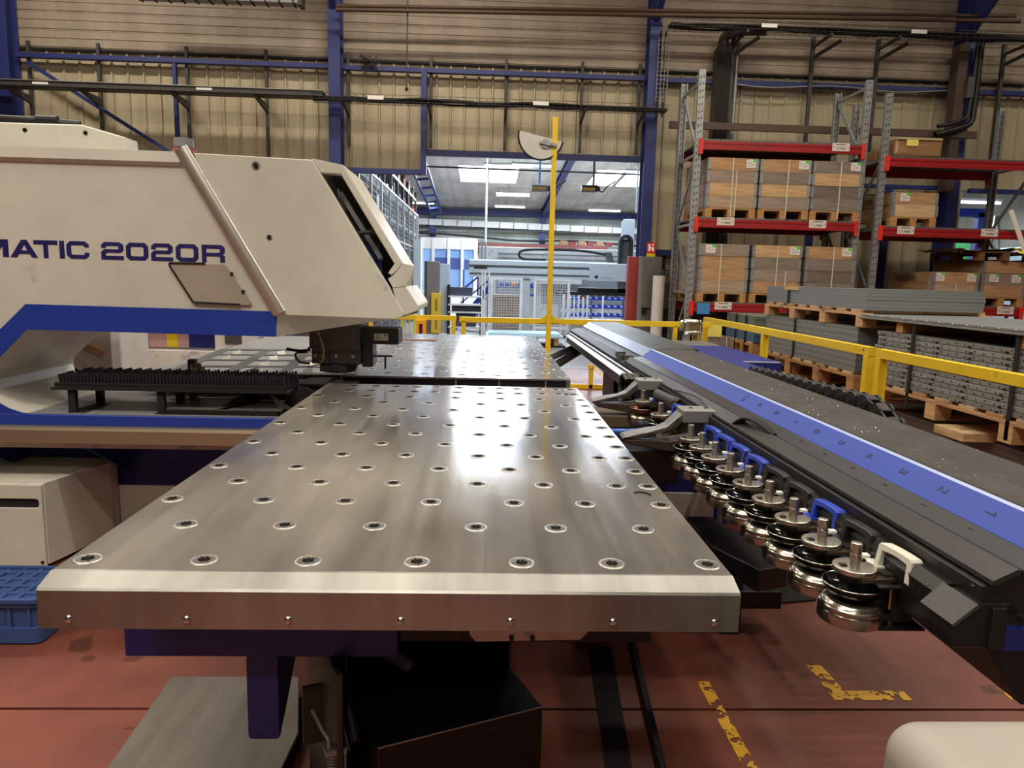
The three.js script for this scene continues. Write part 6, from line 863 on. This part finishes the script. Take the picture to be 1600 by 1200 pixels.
    const u = thing('grey_door_leaf', 'open grey metal door leaf with a dark handle behind the beam', 'door', [2.86, 0, -12.5], 0.35); mesh('leaf', rb(-0.22, 0.22, 0.05, 1.92, -0.03, 0.03, 0.01, 1), std(0x8b8780, 0.4, 0.3), u); mesh('edge', bx(-0.22, -0.17, 0.05, 1.92, 0.03, 0.05), M.zinc, u); mesh('door_handle', [bx(-0.15, -0.1, 0.95, 1.05, 0.03, 0.1), bx(-0.15, -0.02, 1.02, 1.05, 0.08, 0.1)], M.black, u);
    const w = thing('white_roll', 'tall white rolled cover standing beside the grey door', 'roll', [2.95, 0, -12.2]); mesh('body', [cy(0.1, 1.55, 0, 0.1, 0, 24)], M.white, w); mesh('cap', [cy(0.105, 0.1, 0, 1.6, 0, 24), cy(0.105, 0.12, 0, 0, 0, 24), cy(0.02, 1.7, 0, 0, 0, 8)], M.greyDark, w);
    const v = thing('wire_cage', 'dark wire mesh cage between the grey door and the loaded rack', 'cage', [0, 0, -12.6]); mesh('frame', [bx(3.1, 3.14, 0, 1.95, -0.4, 0.02), bx(3.62, 3.66, 0, 1.95, -0.02, 0.02), bx(3.1, 3.66, 1.9, 1.95, -0.02, 0.02), bx(3.1, 3.66, 0.9, 0.94, -0.02, 0.02)], M.black, v); const g = []; for (let x = 3.15; x < 3.65; x += 0.05) g.push(bx(x - 0.003, x + 0.003, 0.05, 1.9, -0.003, 0.003)); for (let y = 0.05; y < 1.9; y += 0.05) g.push(bx(3.1, 3.66, y - 0.003, y + 0.003, -0.003, 0.003)); mesh('wire', g, M.blackMatt, v, { kind: 'stuff' });
    const s = thing('flat_sheet_pile', 'flat pile of shiny sheets on the floor by the far end of the beam', 'sheet stack', [0, 0, 0]); layers(s, 'sheet', 6, 1.75, 3.0, 0.52, 0.72, -9.6, -7.6, [sheetB, sheetA], 0.01, 31); mesh('pallet', [bx(1.75, 3.0, 0.4, 0.52, -9.6, -7.6)], M.palletWood, s); mesh('load_below', bx(1.8, 2.95, 0, 0.4, -9.5, -7.7), M.brownWood, s); }
  // the room behind the far right opening
  { const t = thing('blue_steel_frame', 'blue steel stand seen through the opening at the far right', 'frame', [0, 0, -18]); each('post', [bx(12.3, 12.5, 0, 3.4, -0.1, 0.1), bx(11.4, 11.55, 0, 3.4, -0.1, 0.1)], M.blue, t); mesh('top_beam', bx(10.8, 12.5, 3.3, 3.5, -0.1, 0.1), M.blue, t);
    const a = thing('folding_ladder', 'pale folding ladder standing in front of the blue steel stand', 'ladder', [0, 0, -17.5]); each('rail', [bar([12.45, 3.3, 0], [12.25, 0, 0], 0.06, 0.05), bar([12.5, 3.3, 0], [12.95, 0, 0], 0.06, 0.05)], M.alum, a); for (let i = 0; i < 8; i++) mesh('rung', bar([12.27 + i * 0.022, 0.4 + i * 0.35, 0], [12.9 - i * 0.05, 0.4 + i * 0.35, 0], 0.03, 0.03), M.alum, a);
    const b = thing('green_banner', 'green panel low behind the blue steel stand', 'panel', [0, 0, -19]); mesh('panel', bx(12.0, 13.3, 2.3, 2.95, -0.02, 0.02), std(0x2f7a40, 0.6), b); mesh('stripe', bx(12.0, 13.3, 2.5, 2.56, 0.02, 0.03), M.white, b); mesh('stand', bx(12.1, 13.2, 0, 2.3, -0.3, -0.02), M.greyPaint, b);
    const c = thing('covered_load', 'pale film-covered load behind the half-empty rack', 'load', [0, 0, -17]); mesh('load', rb(12.8, 13.9, 0, 2.55, -0.9, 0.4, 0.12, 3), std(0xb9c6cc, 0.4), c); }
}
// ================================================================ ON AND NEAR THE FLOOR
{
  const t = thing('plastic_crate', 'dirty blue plastic crate with a gridded top, in front of the low cabinet', 'crate', [-1.95, 0, -2.92]); t.scale.set(0.68, 0.64, 0.8);
  const m = std(0x3f5c98, 0.5, 0, { map: M.cream.map });
  mesh('body', [ext(rshape(-0.3, 0.3, -0.21, 0.2, 0.05), 0, 0.1).rotateX(-Math.PI / 2).translate(0, 0.01, 0), ext(rshape(-0.285, 0.285, -0.195, 0.185, 0.045), 0, 0.18).rotateX(-Math.PI / 2).translate(0, 0.1, 0), ext(rshape(-0.30, 0.30, -0.21, 0.2, 0.05), 0, 0.02).rotateX(-Math.PI / 2).translate(0, 0.245, 0)], m, t);
  mesh('rim', [ext((() => { const s = rshape(-0.31, 0.31, -0.22, 0.21, 0.055); s.holes.push(rshape(-0.285, 0.285, -0.195, 0.185, 0.045)); return s; })(), 0, 0.025).rotateX(-Math.PI / 2).translate(0, 0.275, 0)], m, t);
  for (let i = 0; i < 5; i++) mesh('grid_bar', rb(-0.28, 0.28, 0.278, 0.292, -0.16 + i * 0.085, -0.13 + i * 0.085, 0.004, 1), m, t); for (let i = 0; i < 6; i++) mesh('grid_bar', rb(-0.26 + i * 0.1, -0.23 + i * 0.1, 0.28, 0.295, -0.18, 0.19, 0.004, 1), m, t);
  for (const x of [-0.22, -0.05, 0.13, 0.24]) mesh('rib', rb(x - 0.008, x + 0.008, 0.1, 0.25, 0.185, 0.205, 0.003, 1), m, t); for (const z of [-0.14, 0.0, 0.12]) mesh('rib', rb(0.275, 0.298, 0.1, 0.25, z - 0.008, z + 0.008, 0.003, 1), m, t); mesh('label_panel', rb(-0.04, 0.1, 0.13, 0.23, 0.19, 0.198, 0.003, 1), m, t);
}
{
  const t = thing('metal_step', 'scuffed flat metal step on the red floor beneath the table', 'step', [0, 0, 0]);
  mesh('top_plate', extY([[-1.09, -2.42], [-0.64, -2.42], [-0.56, -2.1], [-0.58, -1.6], [-1.05, -1.6]].map(p => [p[0], p[1]]).reverse(), 0.055, 0.065, 0.002), M.plate, t);
  mesh('skirt', [bx(-1.07, -0.65, 0, 0.055, -2.41, -2.4), bar([-0.645, 0.0275, -2.41], [-0.572, 0.0275, -2.1], 0.004, 0.055, 0), bar([-1.08, 0.0275, -2.4], [-1.05, 0.0275, -1.62], 0.004, 0.055, 0)], M.plate, t);
}
{
  const dk = std(0x1b1a18, 0.45, 0.3, { map: M.cream.map }), olive = std(0x4f4b3f, 0.5, 0.5, { map: M.cream.map });
  const t = thing('scrap_bin', 'black sheet metal scrap bin with a spring latch, under the front of the table', 'bin', [-0.219, 0, -1.478], 0.392);
  mesh('front_box', [rb(0, 0.415, 0.18, 0.45, -0.2, 0, 0.003, 1), rb(0.02, 0.38, 0.02, 0.2, -0.3, -0.06, 0.003, 1)], dk, t);
  mesh('front_edge', bar([0, 0.4515, 0.0], [0.415, 0.4515, 0.0], 0.003, 0.003), M.alum, t);
  mesh('hopper', [bx(-0.03, -0.024, 0.1, 0.6, -0.62, -0.2), bx(0.409, 0.415, 0.1, 0.6, -0.62, -0.2), bx(-0.03, 0.415, 0.1, 0.6, -0.626, -0.62), bx(-0.03, 0.415, 0.1, 0.16, -0.62, -0.2), bar([0.2, 0.2, -0.25], [0.2, 0.56, -0.6], 0.42, 0.005)], dk, t);
  mesh('side_plate', rb(-0.075, -0.06, 0.06, 0.6, -0.5, -0.08, 0.003, 1), olive, t); mesh('back_tab', bx(-0.12, -0.075, 0.3, 0.46, -0.3, -0.29), olive, t);
  mesh('side_rod', [rod([-0.05, 0.62, -0.3], [-0.035, 0.44, -0.06], 0.012, 10), rod([-0.062, 0.5, -0.14], [-0.05, 0.42, -0.06], 0.005, 8)], M.black, t);
  const l = mesh('latch', [rb(-0.1, -0.05, 0.395, 0.41, -0.12, -0.085, 0.003, 1), rb(-0.1, -0.05, 0.29, 0.305, -0.12, -0.085, 0.003, 1), rod([-0.055, 0.3, -0.09], [-0.055, 0.4, -0.09], 0.004, 8)], M.zinc, t);
  const sp = []; for (let i = 0; i <= 96; i++) { const a = i / 96 * Math.PI * 24; sp.push([-0.082 + 0.01 * Math.cos(a), 0.305 + 0.09 * i / 96, -0.098 + 0.01 * Math.sin(a)]); } mesh('spring', tube(sp, 0.002, 260, 5), M.zinc, l); mesh('latch_handle', tube([[-0.09, 0.41, -0.1], [-0.09, 0.43, -0.1], [-0.1, 0.445, -0.12], [-0.115, 0.47, -0.17]], 0.005, 16, 7), M.zinc, l);
  each('foot', [bx(0.0, 0.05, 0, 0.1, -0.55, -0.3), bx(0.36, 0.4, 0, 0.1, -0.55, -0.3)], dk, t); mesh('pipe_end', rod([0.1, 0.5, -0.32], [0.16, 0.46, -0.28], 0.018, 14), M.greyPaint, t);
}
{
  const t = thing('tread_strip', 'dark strip of tread plate with raised lozenges on the floor under the table', 'strip', [0, 0, 0]);
  mesh('plate', extY([[0.396, -1.9], [0.476, -1.9], [0.55, -2.75], [0.455, -2.75]].reverse().reverse(), 0.001, 0.008), M.darkMetal, t);
  const g = []; for (let i = 0; i < 34; i++) for (let j = 0; j < 3; j++) { const z = -1.92 - i * 0.025, x = 0.412 + (-1.9 - z) * 0.08 + j * 0.026; const e = new THREE.SphereGeometry(0.009, 6, 4).scale(1, 0.25, 0.3).rotateY((i + j) % 2 ? 0.7 : -0.7); g.push(e.translate(x, 0.008, z)); } mesh('lozenge', g, M.darkMetal, t, { kind: 'stuff' });
  mesh('side_rail', bar([0.56, 0.03, -1.9], [0.63, 0.03, -2.75], 0.02, 0.05), M.black, t);
  tag(mesh('rubber_mat', extY([[0.9, -3.06], [1.62, -3.2], [1.75, -3.5], [1.6, -3.55], [0.9, -3.42]], 0.001, 0.012, 0.002), std(0x3b3a38, 0.9, 0, { map: M.rubber.map })), 'dark grey rubber mat on the red floor under the tool cassettes', 'mat');
}
{ // worn yellow floor lines
  const worn = (() => { const a = fbm(91, 6, 6, 4), b = fbm(92, 20, 20, 2); return tex(256, 256, 0.3, 0.3, (u, v) => grey(a(u, v) * 0.65 + b(u, v) * 0.35 > 0.45 ? 1 : 0), false); })();
  const m = std(0xd8a42c, 0.6, 0, { alphaMap: worn, alphaTest: 0.5 });
  const line = (pts, l) => tag(mesh('floor_marking', extY(pts, 0.0008, 0.0022), m), l, 'marking');
  line([[1.31, -2.62], [1.37, -2.62], [1.375, -2.44], [1.6, -2.44], [1.6, -2.38], [1.31, -2.38]], 'worn yellow L-shaped floor marking on the red floor in front of the cassettes');
  line([[0.835, -2.5], [0.88, -2.5], [0.885, -1.85], [0.84, -1.85]], 'worn yellow straight floor line between the table and the L-shaped marking');
  line([[1.98, -2.43], [2.3, -2.43], [2.3, -2.37], [1.98, -2.37]], 'short worn yellow floor marking below the end of the beam');
  line([[1.85, -8.2], [1.95, -8.2], [1.95, -12.8], [1.85, -12.8]], 'yellow floor line on the aisle past the back barrier');
}
{
  const t = thing('console_corner', 'pale grey rounded console top nearest to the viewer, below the beam end', 'console', [0, 0, 0]);
  mesh('housing', new RoundedBoxGeometry(0.75, 0.5, 0.42, 6, 0.045).translate(0.872, 0.732, -0.6), std(0xa8a298, 0.45, 0, { map: M.cream.map }), t); mesh('stand', rb(0.7, 1.1, 0, 0.48, -0.72, -0.5, 0.01, 1), M.greyPaint, t);
}
{ // wire tray for the drag chain
  const t = thing('wire_basket_tray', 'wire basket tray hidden behind the beam, below the drag chain', 'tray', [0, 0.7, 0]); const g = [];
  for (let z = -4.1; z <= -2.3; z += 0.05) g.push(rod([1.4, 0, z], [1.82, 0, z], 0.006, 5)); for (let x = 1.4; x <= 1.83; x += 0.07) g.push(rod([x, 0, -4.1], [x, 0, -2.3], 0.008, 5)); mesh('wire', g, M.zinc, t, { kind: 'stuff' }); mesh('rim', [rod([1.4, 0, -4.1], [1.4, 0, -2.3], 0.014, 6), rod([1.82, 0, -4.1], [1.82, 0, -2.3], 0.014, 6), rod([1.4, 0, -2.3], [1.82, 0, -2.3], 0.014, 6)], M.zinc, t); for (const x of [1.42, 1.8]) mesh('leg', rod([x, -0.7, -4.05], [x, 0, -4.05], 0.015, 6), M.zinc, t);
}
renderer.render(scene, camera);
